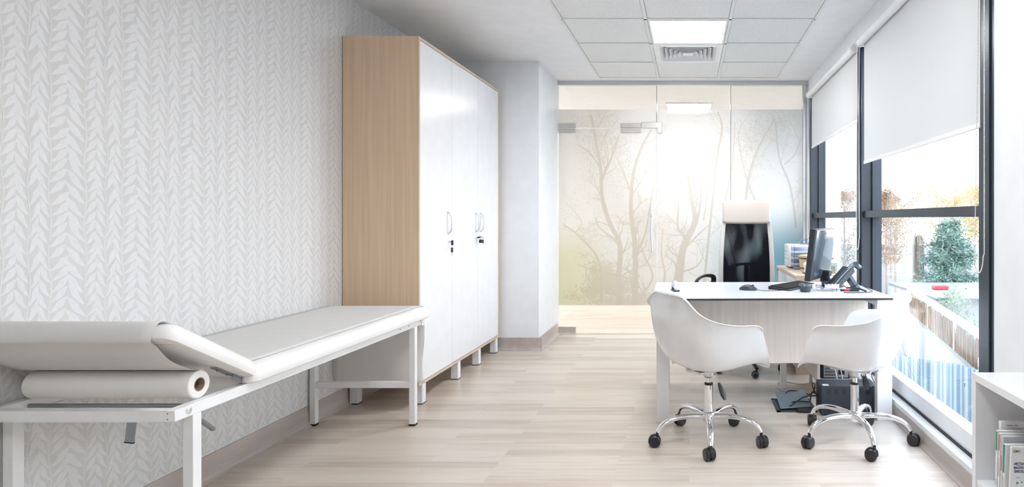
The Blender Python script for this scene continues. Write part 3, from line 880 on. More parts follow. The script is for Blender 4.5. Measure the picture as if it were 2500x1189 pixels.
def caster_meshes():
    """twin-wheel caster, origin at the stem on top of the wheel, floor at z=0"""
    m = MB()
    for s_ in (-1, 1):
        m.lathe([(.0, s_*.004), (.024, s_*.004), (.026, s_*.006), (.026, s_*.018), (.022, s_*.022), (.008, s_*.023), (0, s_*.0225)], (-.012, 0, .0262), 22, axis='y')
    hood = [(-.012+.0285*math.cos(R(a)), .0262+.0285*math.sin(R(a))) for a in range(-10, 201, 15)]
    hood += [(-.012+.018*math.cos(R(a)), .0262+.018*math.sin(R(a))) for a in range(200, -11, -30)]
    m.prism(hood, 'y', -.0045, .0045)
    m.tube([(0, 0, .030), (0, 0, .066)], .0065, 10)
    return m
def shell_chair(loc, base_ang, shell_ang, label):
    C = thing('shell_chair', label, 'chair', (loc[0], loc[1], 0), 0, group='white shell chairs in front of the desk')
    sh = shell_mesh().build('seat_shell', WHITEP, C, sub=2, solid=.006, local=True)
    sh.rotation_euler[2] = shell_ang
    mt = MB(); mt.lathe([(.020, .335), (.030, .345), (.034, .372), (.06, .382), (.06, .388)], (0, 0, 0), 20)
    mt.box(-.10, .11, -.075, .075, .380, .388); mt.box(-.13, -.10, -.02, .02, .383, .396); mt.box(.10, .14, -.02, .02, .383, .402)
    mo = mt.build('swivel_mount', SILVER, C, local=True, bevel=.001); mo.rotation_euler[2] = shell_ang
    lv = MB(); a0 = Vector((.02, -.03, .375)); a1 = Vector((.052, -.075, .320)); a2 = Vector((.082, -.10, .245))
    lv.tube([a0, Vector((.035, -.06, .365)), a1], .0035, 8, CHROME)
    lv.tube([a1+Vector((-.002, .002, .006)), a1.lerp(a2, .3), a1.lerp(a2, .7), a2], [.007, .014, .016, .008], 12, BLACKP, flat=(1.25, .55))
    lo = lv.build('height_lever', None, C, local=True, smooth=True); 
    gl = MB(); gl.tube([(0, 0, .30), (0, 0, .345)], .0135, 20); gl.build('gas_piston', CHROME, C, smooth=True, local=True)
    MB().lathe([(.0225, .150), (.0225, .300)], (0, 0, 0), 28).build('column', CHROME, C, smooth=True, local=True)
    MB().lathe([(.0236, .298), (.0236, .306), (.020, .309), (.0135, .309)], (0, 0, 0), 28).build('collar', BLACKP, C, smooth=True, local=True)
    MB().lathe([(.0, .105), (.030, .105), (.036, .115), (.036, .140), (.032, .152), (.0225, .158)], (0, 0, 0), 28).build('hub', CHROME, C, smooth=True, local=True)
    cm = caster_meshes()
    first = None
    for k in range(5):
        an = base_ang + k*2*PI/5
        if k == 0:
            pts = curve([(.025, 0, .132), (.10, 0, .140), (.17, 0, .138), (.225, 0, .125), (.262, 0, .104), (.283, 0, .074)], 4)
            n = len(pts)
            rr_ = [.019 - .007*i/(n-1) for i in range(n)]
            rr_[0] = .017
            lg = MB().tube(pts, rr_, 16, flat=(1.15, .8)).build('base_leg', CHROME, C, smooth=True, local=True)
            cs = cm.build('caster', BLACKP, C, smooth=True, local=True)
            lg0, cs0 = lg, cs
        else:
            lg = lg0.copy(); cs = cs0.copy(); COL.objects.link(lg); COL.objects.link(cs); lg.parent = C; cs.parent = C
        lg.rotation_euler[2] = an
        cs.location = (.283*math.cos(an), .283*math.sin(an), 0); cs.scale = (1.16, 1.16, 1.16)
        cs.rotation_euler[2] = an + [.4, 2.2, -1.1, 1.7, 2.9][k]
    return C
ch1 = shell_chair((.105, 3.25), R(-90), R(32), 'white plastic shell swivel chair left of the pair, its back to the open floor')
ch2 = copy_tree(ch1); ch2.location = (.884, 3.256, 0)
ch2['label'] = 'white plastic shell swivel chair right of the pair, its back to the window'
for c in ch2.children:
    nm = c.name.split('.')[0]
    if nm in ('seat_shell', 'swivel_mount'): c.rotation_euler[2] = R(148)
    elif nm == 'height_lever': c.rotation_euler[2] = R(95)
    elif nm == 'base_leg': c.rotation_euler[2] += R(4)
    elif nm == 'caster':
        x, y = c.location.x, c.location.y; a = R(4)
        c.location = (x*math.cos(a)-y*math.sin(a), x*math.sin(a)+y*math.cos(a), 0); c.rotation_euler[2] += R(40)

# ------------------------------------------------------------------ office chair
O = thing('office_chair', 'high-backed office chair with black mesh back and cream headrest behind the desk', 'office chair', (.455, 4.78, 0), R(-4))
# back: two cream side bars, mesh between, headrest pad
def bk(u, z):     # u -1..1 across, z height: half width and setback of the backrest
    t_ = (z-.50)/(1.33-.50)
    hw = .222 - .045*t_ + (.02*math.sin(t_*PI))
    y = .205 + .10*t_ - .05*math.sin(min(max(t_, 0), 1)*PI)
    y += -.035*(u*u) + .02
    return Vector((u*hw, y, z))
zs = [.50+.83*i/16 for i in range(17)]
for s_ in (-1, 1):
    m = MB(); rows_ = []
    for z in zs[:14]:
        p = bk(s_, z); q = bk(s_*.84, z)
        ring = [(p.x, p.y-.012, z), (q.x, q.y-.010, z), (q.x, q.y+.012, z), (p.x, p.y+.022, z)]
        rows_.append(ring+[ring[0]])
    m.grid(rows_); m.build('back_frame', CREAMF, O, local=True, bevel=.004)
rows_ = [[tuple(bk(u, z)) for u in [(-.87+1.74*k/10) for k in range(11)]] for z in zs[:14]]
MESHM, nt_, out_ = newmat('black_mesh_fabric')
d_ = nt_.nodes.new('ShaderNodeBsdfDiffuse'); d_.inputs[0].default_value = (.010, .010, .014, 1)
tc_ = nt_.nodes.new('ShaderNodeTexCoord'); mp_ = nt_.nodes.new('ShaderNodeMapping'); mp_.inputs['Scale'].default_value = (9, 1, 3.2); mp_.inputs['Rotation'].default_value = (0, R(24), 0)
nz_ = nt_.nodes.new('ShaderNodeTexNoise'); nz_.inputs['Scale'].default_value = 1; nz_.inputs['Detail'].default_value = 1
mr_ = nt_.nodes.new('ShaderNodeMapRange'); mr_.inputs['From Min'].default_value = .44; mr_.inputs['From Max'].default_value = .74; mr_.inputs['To Min'].default_value = .006; mr_.inputs['To Max'].default_value = .26
nt_.links.new(tc_.outputs['Object'], mp_.inputs[0]); nt_.links.new(mp_.outputs[0], nz_.inputs['Vector']); nt_.links.new(nz_.outputs['Fac'], mr_.inputs['Value'])
t_n = nt_.nodes.new('ShaderNodeBsdfTransparent'); x_ = nt_.nodes.new('ShaderNodeMixShader'); nt_.links.new(mr_.outputs[0], x_.inputs[0])
nt_.links.new(d_.outputs[0], x_.inputs[1]); nt_.links.new(t_n.outputs[0], x_.inputs[2]); nt_.links.new(x_.outputs[0], out_.inputs[0])
m = MB().grid(rows_); m.build('mesh_back', MESHM, O, local=True, smooth=True)
m = MB(); rows_ = []
hz0, hz1 = 1.142, 1.335
for (zz, yo) in ((hz0, 0), (hz0-.006, -.02), (hz0+.004, -.045), (hz0+.05, -.052), (hz1-.05, -.052), (hz1-.008, -.044), (hz1, -.022), (hz1-.004, .008), (hz1-.05, .018), (hz0+.05, .018), (hz0+.004, .014), (hz0, 0)):
    row = []
    for k in range(13):
        u = -1+2*k/12; w = .195
        e = 1-abs(u)**8*.25
        p = bk(u*.9, max(min(zz, 1.33), .5))
        zc = (hz0+hz1)/2
        row.append((u*w, p.y+yo*e, zc+(zz-zc)*(1-abs(u)**10*.12)))
    rows_.append(row)
m.grid(rows_)
nn_ = 13
m.add([r_[0] for r_ in rows_[:-1]], [tuple(range(len(rows_)-1))]); m.add([r_[-1] for r_ in rows_[:-1]], [tuple(range(len(rows_)-1))])
m.build('headrest', CREAM, O, local=True, bevel=.01, seg=3)
pad_o = MB(); pad_o.box(-.25, .25, -.27, .22, .455, .53); pad_o.build('seat', BLACKP, O, local=True, bevel=.03, seg=4)
m = MB(); m.tube(curve([(-.20, .245, .74), (-.10, .232, .795), (0, .228, .81), (.10, .232, .795), (.20, .245, .74)], 4), .012, 10); m.tube([(0, .25, .80), (0, .27, .60), (0, .10, .42)], .02, 10)
m.build('lumbar_support', BLACKP, O, local=True, smooth=True)
for s_ in (-1, 1):
    m = MB(); X = s_*.315
    m_f = s_*.07; m_b = -s_*.045
    m.tube(curve([(s_*.25, -.02, .47), (X, -.04, .50), (X+m_f*.6, -.12, .60), (X+m_f, -.19, .69), (X+m_f*.8, -.14, .722), (X+.01*s_, -.02, .734), (X+m_b, .08, .718), (X+m_b, .11, .66), (X, .05, .55), (s_*.25, .03, .47)], 4), .014, 10, flat=(1.5, .8))
    if s_ > 0: m.v = [Vector((p.x-.035, p.y, p.z-.055*max(0, (p.z-.47)/.26))) for p in m.v]
    m.build('armrest', BLACKP, O, local=True, smooth=True)
MB().lathe([(.028, .10), (.028, .36), (.05, .40), (.05, .455)], (0, 0, 0), 20).build('column', BLACKP, O, local=True, smooth=True)
cm = caster_meshes()
rr0 = None
for k in range(5):
    an = R(-76) + k*2*PI/5
    if k == 0:
        lg0 = MB().tube([(.02, 0, .115), (.15, 0, .10), (.27, 0, .070)], [.024, .018, .012], 10, flat=(1.1, .8)).build('base_leg', BLACKP, O, local=True, smooth=True)
        cs0 = cm.build('caster', BLACKP, O, local=True, smooth=True); lg, cs = lg0, cs0
        rg0 = MB().lathe([(.0195, -.0235), (.0215, -.0235), (.0215, .0235), (.0195, .0235)], (-.012, 0, .0262), 22, axis='y', closed=True).build('wheel_ring', SILVER, cs0, local=True, smooth=True)
    else:
        lg = lg0.copy(); COL.objects.link(lg); lg.parent = O
        cs = copy_tree(cs0, O)
    lg.rotation_euler[2] = an; cs.location = (.27*math.cos(an), .27*math.sin(an), 0); cs.rotation_euler[2] = an+[1.4, 1.3, .3, 2.0, -.7][k]

# ------------------------------------------------------------------ monitor
M_ = thing('monitor', 'dark flat computer monitor seen from behind on the desk', 'monitor', (.875, 4.17, DZ), R(63))
# local: x along the screen width, +y = screen side (faces left), -y = back
tl = Matrix.Translation((0, 0, .055)) @ Matrix.Rotation(R(7), 4, 'X')
MON = pbr('monitor_grey', (.06, .08, .10), .22, .0, coat=.4)
m = MB()
outs = []
prof = [(.243, .004, .336, -.018), (.240, .006, .334, -.026), (.21, .03, .315, -.034), (.14, .07, .27, -.038)]
vs = []; fs = []
for (hx, zl, zh, yy) in prof:
    vs += [(-hx, yy, zl), (hx, yy, zl), (hx, yy, zh), (-hx, yy, zh)]
for i in range(len(prof)-1):
    for k in range(4): fs.append((i*4+k, i*4+(k+1) % 4, (i+1)*4+(k+1) % 4, (i+1)*4+k))
fs += [(0, 1, 2, 3), tuple(len(prof)*4-4+k for k in range(4))]
m.add(vs, fs, None, tl); mo = m.build('housing', MON, M_, local=True, bevel=.002)
MB().box(-.248, .248, -.018, .018, 0, .34, None, tl).build('bezel', BLACKP, M_, local=True, bevel=.003)
m = MB(); m.tube([Vector((-.20+.013*math.cos(a*PI/8), -.029, .312+.013*math.sin(a*PI/8))) for a in range(17)], .0014, 6, None, tl); m.tube([(-.204, -.029, .306), (-.200, -.029, .320)], .0014, 6, None, tl); m.build('emblem', SILVER, mo, local=True)
MB().box(-.236, .236, .018, .0195, .016, .324, None, tl).build('screen', BLACKP, M_, local=True)
MB().box(-.17, -.02, -.033, -.026, .304, .320, None, tl).build('vent_slot', DARKG, mo, local=True)
MB().box(-.0, .07, -.085, -.02, .030, .110).build('stand_neck', BLACKP, M_, local=True, bevel=.006)
m = MB(); m.prism([(-.03, 0), (-.11, 0), (-.11, .012), (-.085, .07), (-.045, .09), (-.03, .06)], 'x', .0, .08); m.build('stand_arm', MON, M_, local=True, bevel=.004)
m = MB(); m.lathe([(.075, 0), (.075, .006), (.065, .012), (0, .014)], (.04, -.10, 0), 28); m.build('stand_foot', BLACKP, M_, local=True, smooth=True)

# ------------------------------------------------------------------ keyboard, mouse
K = thing('keyboard', 'black computer keyboard lying in front of the monitor', 'keyboard', (.70, 4.09, DZ), R(52))
kb = MB(); kb.prism([(-.085, 0), (.075, 0), (.075, .022), (.02, .015), (-.06, .009), (-.085, .004)], 'x', -.202, .202); kb.build('key_tray', BLACKP, K, local=True, bevel=.002)
m = MB()
for r_ in range(6):
    n = 20
    for c_ in range(n):
        if r_ == 0 and 3 < c_ < 9 and c_ != 4: continue
        xa = -.195 + c_*.0195; w = .0165
        if r_ == 0 and c_ == 4: w = .0165+.0195*4-.002
        yy = -.055 + r_*.0205; zz = .0095+(yy+.06)*.095
        m.box(xa, xa+w, yy, yy+.0175, zz-.001, zz+.007)
m.build('keys', BLACKR, K, local=True)
Mo = thing('mouse', 'black wired computer mouse on the white desktop', 'mouse', (.383, 3.935, DZ), R(-25))
m = MB(); rows_ = []
for i in range(11):
    t_ = i/10; x = -.056+.112*t_; w = .032*math.sin(PI*(.08+.86*t_))**.45; h_ = .037*math.sin(PI*(.10+.80*t_))**.7
    rows_.append([(x, w*math.cos(PI*k/10), max(0, h_*math.sin(PI*k/10)**.8)) for k in range(11)])
m.grid(rows_); m.add(rows_[0], [tuple(range(11))]); m.add(rows_[-1], [tuple(range(11))])
m.build('mouse_body', DARKG, Mo, local=True, smooth=True)
MB().lathe([(.007, -.003), (.007, .003)], (.030, 0, .030), 12, axis='y').build('scroll_wheel', BLACKR, Mo, local=True, smooth=True)
MB().tube(curve([(.052, 0, .008), (.09, -.01, .004), (.15, .0, .003), (.20, .05, .003), (.215, .10, .003)], 5), .0018, 6).build('cable', CABLEB, Mo, local=True, smooth=True)

# ------------------------------------------------------------------ desk phone
Ph = thing('desk_phone', 'dark grey desk telephone with handset standing right of the monitor', 'telephone', (1.0, 3.995, DZ), R(5))
m = MB(); m.prism([(-.085, .0), (-.060, -.0), (.060, .118), (.052, .142), (.038, .146), (-.088, .012)], 'y', -.085, .085); m.build('phone_body', DARKG, Ph, local=True, bevel=.004)
m = MB(); m.prism([(.02, .095), (.045, .10), (.115, 0), (.085, 0)], 'y', -.06, .06); m.build('phone_stand', pbr('phone_blue_grey', (.10, .13, .17), .3), Ph, local=True, bevel=.003)
hd = MB(); pts = curve([(-.075, -.062, .030), (-.055, -.062, .052), (-.01, -.062, .102), (.03, -.062, .140), (.062, -.062, .165), (.082, -.062, .168)], 4); n = len(pts)
hd.tube(pts, [.017+.006*(abs(2*i/(n-1)-1)**2) for i in range(n)], 12, flat=(1.2, .8))
hd.tube([(.068, -.062, .165), (.098, -.062, .140)], [.020, .018], 12)
hd.build('handset', MON, Ph, local=True, smooth=True)
MB().tube(curve([(.0, -.03, .03), (.02, -.06, .012), (.06, -.09, .03), (.085, -.09, .055), (.105, -.10, .03), (.14, -.13, .008), (.13, -.19, .003), (.05, -.22, .003), (-.06, -.21, .003)], 5), .0025, 8).build('phone_cord', CABLEB, Ph, local=True, smooth=True)

# puck, metal train, marker, stapler
t = thing('round_pot', 'small round dark grey lidded pot at the front of the desk', 'pot', (.733, 3.845, DZ))
MB().lathe([(0, 0), (.030, 0), (.034, .008), (.037, .036), (0, .036)], (0, 0, 0), 28).build('pot_body', DARKG, t, local=True, smooth=True)
MB().lathe([(0, .036), (.042, .036), (.044, .042), (.040, .050), (.01, .052), (0, .052)], (0, 0, 0), 28).build('pot_lid', pbr('lid_grey', (.09, .11, .13), .3), t, local=True, smooth=True)
t = thing('toy_train', 'little silver metal wagon with a row of ring wheels on the desk', 'ornament', (.902, 3.868, DZ), R(3))
def ring(mb, x, r, y): 
    mb.lathe([(r, y-.002), (r, y+.002), (r*.72, y+.002), (r*.72, y-.002)], (x, 0, r), 16, axis='y', closed=True)
m = MB(); m.box(-.050, .050, -.014, .014, .018, .022); m.box(-.046, .046, -.013, .013, .022, .046)
for k in range(5): m.box(-.046+.0225*k, -.043+.0225*k, -.0135, .0135, .022, .050)
m.build('wagon_body', CHROME, t, local=True, bevel=.0008)
for k, (xx, r) in enumerate(((-.046, .008), (-.027, .008), (-.009, .008), (.014, .0105), (.042, .0105))):
    w_ = MB(); ring(w_, xx, r, -.014); ring(w_, xx, r, .014); w_.tube([(xx, -.014, r), (xx, .014, r)], .0015, 6); w_.build('wheel', CHROME, t, local=True, smooth=True)
t = thing('toy_engine', 'little silver metal engine with two wheels beside the round pot', 'ornament', (.808, 3.895, DZ), R(3))
m = MB(); m.box(-.026, .026, -.012, .012, .014, .018); m.box(-.024, -.004, -.011, .011, .018, .046); m.lathe([(.009, -.004), (.009, .024)], (0, 0, .028), 14, axis='x'); m.tube([(.014, 0, .034), (.014, 0, .05)], .003, 8)
m.build('engine_body', CHROME, t, local=True, bevel=.0008)
for xx in (-.017, .017):
    w_ = MB(); ring(w_, xx, .0085, -.012); ring(w_, xx, .0085, .012); w_.tube([(xx, -.012, .0085), (xx, .012, .0085)], .0015, 6); w_.build('wheel', CHROME, t, local=True, smooth=True)
t = thing('marker_pen', 'black marker pen with a red band below the telephone', 'pen', (1.005, 3.865, DZ), R(-6))
MB().tube([(-.045, 0, .007), (.07, 0, .007)], .0065, 12).build('pen_barrel', BLACKP, t, local=True, smooth=True)
MB().tube([(-.022, 0, .007), (.012, 0, .007)], .0071, 12).build('pen_band', RED, t, local=True, smooth=True)
m = MB(); m.tube(curve([(1.005, 3.90, DZ+.018), (1.05, 3.895, DZ+.020), (1.09, 3.87, DZ+.013), (1.113, 3.83, DZ+.004)], 5), .005, 8)
tag(m.build('desk_cable', BLACKP, None, smooth=True), 'short thick black cable bending to the desktop at its right end', 'cable')
t = thing('stapler', 'small white and black stapler standing at the left end of the desk', 'stapler', (-.088, 3.90, DZ), R(12))
MB().box(-.020, .020, -.055, .055, 0, .008).build('stapler_base', BLACKP, t, local=True, bevel=.003)
m = MB(); m.prism([(-.050, .016), (.055, .020), (.055, .050), (.02, .062), (-.02, .060), (-.052, .034)], 'x', -.013, .013); m.build('stapler_arm', WHITEP, t, local=True, bevel=.004)
MB().box(-.009, .009, -.053, .0, .008, .020).build('magazine_channel', SILVER, t, local=True)
MB().box(-.014, .014, .030, .052, .006, .030).build('hinge_block', DARKG, t, local=True, bevel=.002)

# ------------------------------------------------------------------ low cabinet behind the desk with things on it
S = thing('side_cabinet', 'low pale oak cabinet with white doors standing along the window behind the desk', 'cabinet', (1.0, 5.1, 0))
sx0, sx1, sy0, sy1, sz = .806, 1.19, 4.62, 5.62, .75
MB().box(sx0, sx1, sy0, sy1, sz-.024, sz).build('cabinet_top', BEECHX, S, bevel=.001)
for y in (sy0, sy1-.02, 5.50): MB().box(sx0+.004, sx1, y, y+.018, 0.0, sz-.024).build('side_panel', BEECHX, S, bevel=.001)
MB().box(sx1-.018, sx1, sy0+.018, sy1-.02, .0, sz-.024).build('back_panel', WHITEL, S)
MB().box(sx0+.01, sx1-.018, sy0+.018, sy1-.02, .04, .058).build('bottom_panel', BEECHX, S)
for (a, c) in ((4.642, 5.065), (5.070, 5.498)):
    d = MB().box(sx0-.002, sx0+.016, a, c, .06, sz-.028).build('door', WHITEL, S, bevel=.001)
    MB().tube([(sx0-.002, (a+c)/2-.05, .60), (sx0-.022, (a+c)/2-.045, .60), (sx0-.022, (a+c)/2+.045, .60), (sx0-.002, (a+c)/2+.05, .60)], .004, 8).build('handle', SILVER, d, smooth=True)

t = thing('drawer_box', 'white three-drawer desktop box at the far end of the low cabinet', 'drawer box', (.97, 5.41, sz))
MB().box(-.10, .15, -.10, .11, .012, .205).build('box_body', WHITEP, t, local=True, bevel=.004)
MB().box(-.09, .14, -.09, .10, 0, .012).build('box_foot', DARKG, t, local=True)
for z in (.014, .078, .142):
    d = MB().box(-.106, -.100, -.097, .107, z, z+.060).build('drawer', WHITEP, t, local=True, bevel=.002)
    MB().box(-.1075, -.106, -.05, .05, z+.004, z+.016).build('finger_pull', GREYP, d, local=True)
t = thing('letter_tray', 'stack of clear acrylic letter trays on the low cabinet', 'letter tray', (1.0, 5.225, sz))
for k in range(4):
    z = k*.052; m = MB()
    m.box(-.115, .12, -.066, .066, z+.002, z+.005); m.box(-.115, .12, -.066, -.063, z+.005, z+.030); m.box(-.115, .12, .063, .066, z+.005, z+.030); m.box(.117, .12, -.063, .063, z+.005, z+.03)
    for (a, c) in ((-.112, -.064), (.108, -.064), (-.112, .060), (.108, .060)): m.box(a, a+.005, c, c+.004, z, z+.054)
    m.build('tray', ACRYL, t, local=True)
for (dz_, lb) in ((0, 'white papers lying in the lowest clear letter tray'), (.104, 'white papers lying in an upper clear letter tray')):
    tag(MB().box(.90, 1.11, 5.17, 5.28, sz+dz_+.0052, sz+dz_+.013).build('paper_pile', MAGP, None), lb, 'papers', 'papers in the letter trays')
t = thing('clear_bowl', 'upturned clear plastic bowl on top of the letter trays', 'bowl', (1.0, 5.225, sz+.2115))
MB().lathe([(.062, 0), (.060, .012), (.050, .030), (.030, .044), (0, .050)], (0, 0, 0), 28).build('bowl_shell', ACRYL, t, local=True, smooth=True)
MB().lathe([(.062, 0), (.066, .001), (.066, .004), (.062, .005)], (0, 0, 0), 28, closed=True).build('bowl_rim', ACRYL, t, local=True, smooth=True)
# wooden tub
t = thing('wooden_tub', 'round pale wooden tub with dark hoop on the low cabinet behind the monitor', 'tub', (1.04, 4.995, sz))
MB().lathe([(0, 0), (.125, 0), (.142, .130), (.132, .130), (.118, .012), (0, .012)], (0, 0, 0), 36).build('tub_body', TUBW, t, local=True, smooth=True)
MB().lathe([(.1395, .104), (.1415, .104), (.143, .114), (.141, .114)], (0, 0, 0), 36, closed=True).build('hoop', BLACKP, t, local=True, smooth=True)
MB().lathe([(.127, .024), (.1295, .024), (.131, .034), (.128, .034)], (0, 0, 0), 36, closed=True).build('hoop', BLACKP, t, local=True, smooth=True)
m = MB(); m.tube([(.03, -.10, .13), (.03, -.10, .145)], .005, 8); m.lathe([(.004, .144), (.009, .150), (.007, .158), (0, .160)], (.03, -.10, 0), 12); m.lathe([(0, .126), (.133, .126), (.133, .132), (0, .134)], (0, 0, 0), 36)
m.build('tub_lid', TUBW, t, local=True, smooth=True)
# white hole punch
t = thing('hole_punch', 'white box-shaped desk device with a dark round opening, on the cabinet corner', 'desk device', (.955, 4.765, sz), R(4))
m = MB(); m.prism([(-.050, .008), (.055, .008), (.050, .050), (.040, .085), (-.046, .090), (-.054, .070), (-.044, .030)], 'y', -.045, .045); m.build('device_body', WHITEP, t, local=True, bevel=.006)
MB().box(-.060, .062, -.05, .05, 0, .008).build('device_base', DARKG, t, local=True, bevel=.002)
MB().lathe([(.0, -.046), (.011, -.046), (.011, -.044), (0, -.044)], (0, 0, .055), 18, axis='y').build('opening', DARKG, t, local=True)
t = thing('plastic_cup', 'clear plastic cup holding yellow notes beside the wooden tub', 'cup', (1.128, 4.79, sz))
MB().lathe([(.0, 0), (.030, 0), (.038, .085), (.0365, .085), (.029, .003), (0, .003)], (0, 0, 0), 22).build('cup_wall', ACRYL, t, local=True, smooth=True)
tag(MB().box(1.110, 1.146, 4.772, 4.808, sz+.0035, sz+.060).build('yellow_notes', YELL, None), 'yellow notes standing in the clear plastic cup', 'notes')
m = MB(); m.box(1.00, 1.10, 4.63, 4.70, sz+.0005, sz+.004); m.box(1.02, 1.13, 4.64, 4.71, sz+.004, sz+.006)
tag(m.build('paper_sheets', MAGP, None), 'few loose white sheets at the near end of the low cabinet', 'papers')

# ------------------------------------------------------------------ under the desk
t = thing('computer_stand', 'pale wood computer holder on short silver legs under the desk', 'computer stand', (.99, 4.22, 0))
ax0, ax1, ay0, ay1, az0, az1 = .842, 1.130, 4.00, 4.43, .105, .58
for (a, c) in ((ax0, ax0+.018), (ax1-.018, ax1)): MB().box(a, c, ay0, ay1, az0, az1).build('side_panel', ASH, t, bevel=.001)
MB().box(ax0+.018, ax1-.018, ay0, ay1, az0, az0+.018).build('bottom_panel', ASH, t, bevel=.001)
MB().box(ax0+.018, ax1-.018, ay0+.02, ay1, az1-.018, az1).build('top_panel', ASH, t, bevel=.001)
for (a, c) in ((ax0+.03, ay0+.05), (ax1-.03, ay0+.05), (ax0+.03, ay1-.06), (ax1-.03, ay1-.06)):
    MB().lathe([(.018, 0), (.018, .004), (.014, .006), (.014, az0)], (a, c, 0), 16).build('leg', SILVER, t, smooth=True)
t = thing('computer_tower', 'black computer tower with perforated silver back inside the wooden holder under the desk', 'computer', (.975, 4.22, az0+.018))
MB().box(-.10, .085, -.19, .19, 0, .40).build('tower_case', BLACKP, t, local=True, bevel=.002)
bp = MB(); bp.box(-.085, .075, -.1925, -.190, .01, .39); bpo = bp.build('back_plate', SILVER, t, local=True)
m = MB()
for r_ in range(8):
    for k in range(9):
        for q in range(3): m.box(-.078+k*.0085, -.0725+k*.0085, -.1935, -.1923, .02+r_*.021+q*.005, .0235+r_*.021+q*.005)
m.build('perforation', BLACKR, bpo, local=True)
MB().box(.012, .05, -.20, -.19, .03, .07).build('power_socket', BLACKP, bpo, local=True); MB().box(.012, .04, -.215, -.19, .10, .13).build('plug', BLACKP, bpo, local=True)
U = thing('power_supply_box', 'dark blue-grey vented power backup box on the floor behind the right shell chair', 'power supply', (.97, 3.735, 0))
ux0, ux1, uy0, uy1, uh = .793, 1.130, 3.65, 3.81, .178
MB().box(ux0, ux1-.035, uy0, uy1, .006, uh).build('box_case', UPSM, U, bevel=.002)
MB().box(ux1-.034, ux1, uy0-.001, uy1+.001, .004, uh+.001).build('front_bezel', UPSM, U, bevel=.003)
m = MB()
for zb in (.130, .022):
    for k in range(6):
        if zb < .1 and k > 3: pass
        for q in range(4): m.box(ux0+.030+k*.047+q*.0065, ux0+.0335+k*.047+q*.0065, uy0-.0006, uy0+.001, zb, zb+.034)
m.build('vent_slots', BLACKR, U)
m = MB(); m.box(ux0+.012, ux0+.048, uy0+.012, uy0+.045, uh, uh+.0006); m.build('sticker', MAGP, U)
m = MB(); m.box(ux0-.002, ux0+.001, uy0+.04, uy0+.12, .05, .14); m.box(ux0-.003, ux0, uy0+.05, uy0+.075, .145, .16); m.build('socket_panel', BLACKR, U)
# floor box
Fb = thing('floor_box', 'open dark grey floor socket box with raised lid, left of the power box', 'floor socket', (.68, 3.86, 0))
fx0, fx1, fy0, fy1 = .537, .785, 3.72, 3.99
m = MB()
for (a, c, d, e) in ((fx0, fx1, fy0, fy0+.022), (fx0, fx1, fy1-.022, fy1), (fx0, fx0+.022, fy0, fy1), (fx1-.022, fx1, fy0, fy1)): m.box(a, c, d, e, .0005, .005)
m.build('box_frame', DARKG, Fb)
MB().box(fx0+.022, fx1-.022, fy0+.022, fy1-.022, .0005, .002).build('box_well', BLACKR, Fb)
LM = Matrix.Translation((fx0+.024, fy0+.03, .010)) @ Matrix.Rotation(R(-4), 4, 'Y') @ Matrix.Rotation(R(14), 4, 'X')
MB().box(0, .19, 0, .20, 0, .007, None, LM).build('box_lid', pbr('lid_steel', (.22, .27, .31), .35, .3), Fb, bevel=.002)
MB().box(.66, .765, 3.70, 3.735, .006, .022).build('plug_adapter', BLACKP, Fb, bevel=.003)
def cable(pts, r, m_, label, name='power_cable'):
    return tag(MB().tube(curve(pts, 6), r, 8).build(name, m_, None, smooth=True), label, 'cable')
cable([(.789, 3.735, .095), (.755, 3.73, .098), (.70, 3.74, .085), (.63, 3.76, .03), (.59, 3.775, .010), (.575, 3.80, .012)], .0042, CABLEB, 'black cable arching from the power box into the left of the floor socket')
cable([(.789, 3.76, .100), (.76, 3.765, .11), (.755, 3.775, .085), (.745, 3.77, .05), (.72, 3.775, .05), (.66, 3.79, .045), (.64, 3.80, .034)], .004, CABLEB, 'black cable looping low between the power box and the floor socket lid')
cable([(.789, 3.79, .09), (.77, 3.80, .135), (.775, 3.83, .150), (.80, 3.87, .12), (.78, 3.91, .055), (.70, 3.93, .07), (.64, 3.92, .075), (.62, 3.90, .066)], .0036, CABLEB, 'black cable rising behind the floor socket lid')
cable([(.86, 4.36, .006), (.80, 4.33, .006), (.70, 4.40, .006), (.62, 4.34, .006), (.64, 4.20, .006), (.74, 4.10, .006), (.87, 4.07, .006)], .0045, CABLEW, 'white cable lying in a loop on the floor under the desk')
cable([(1.02, 4.01, .33), (1.02, 3.93, .30), (1.06, 3.88, .24), (1.08, 3.83, .20), (1.09, 3.79, .183)], .0035, CABLEB, 'black cable drooping from the computer to the power box top')
cable([(.93, 4.02, .36), (.925, 3.97, .30), (.94, 3.94, .22), (.96, 3.93, .12), (.98, 3.93, .04), (1.0, 3.95, .006)], .0035, CABLEW, 'white cable hanging down behind the power box')
cable([(.96, 4.02, .34), (.965, 3.98, .26), (.985, 3.96, .20), (1.00, 3.95, .10), (1.02, 3.96, .01)], .003, CABLEW, 'second white cable hanging down behind the power box')
cable([(1.13, 4.42, .705), (1.12, 4.36, .60), (1.17, 4.25, .45), (1.165, 4.10, .25), (1.15, 3.95, .12), (1.12, 3.86, .03)], .004, CABLEB, 'black cable hanging from the desktop at the window side')
cable([(1.185, 3.98, .30), (1.175, 3.93, .22), (1.16, 3.86, .17), (1.18, 3.80, .13), (1.17, 3.84, .20), (1.185, 3.88, .26)], .003, CABLEB, 'thin black cable curled beside the power box at the window')

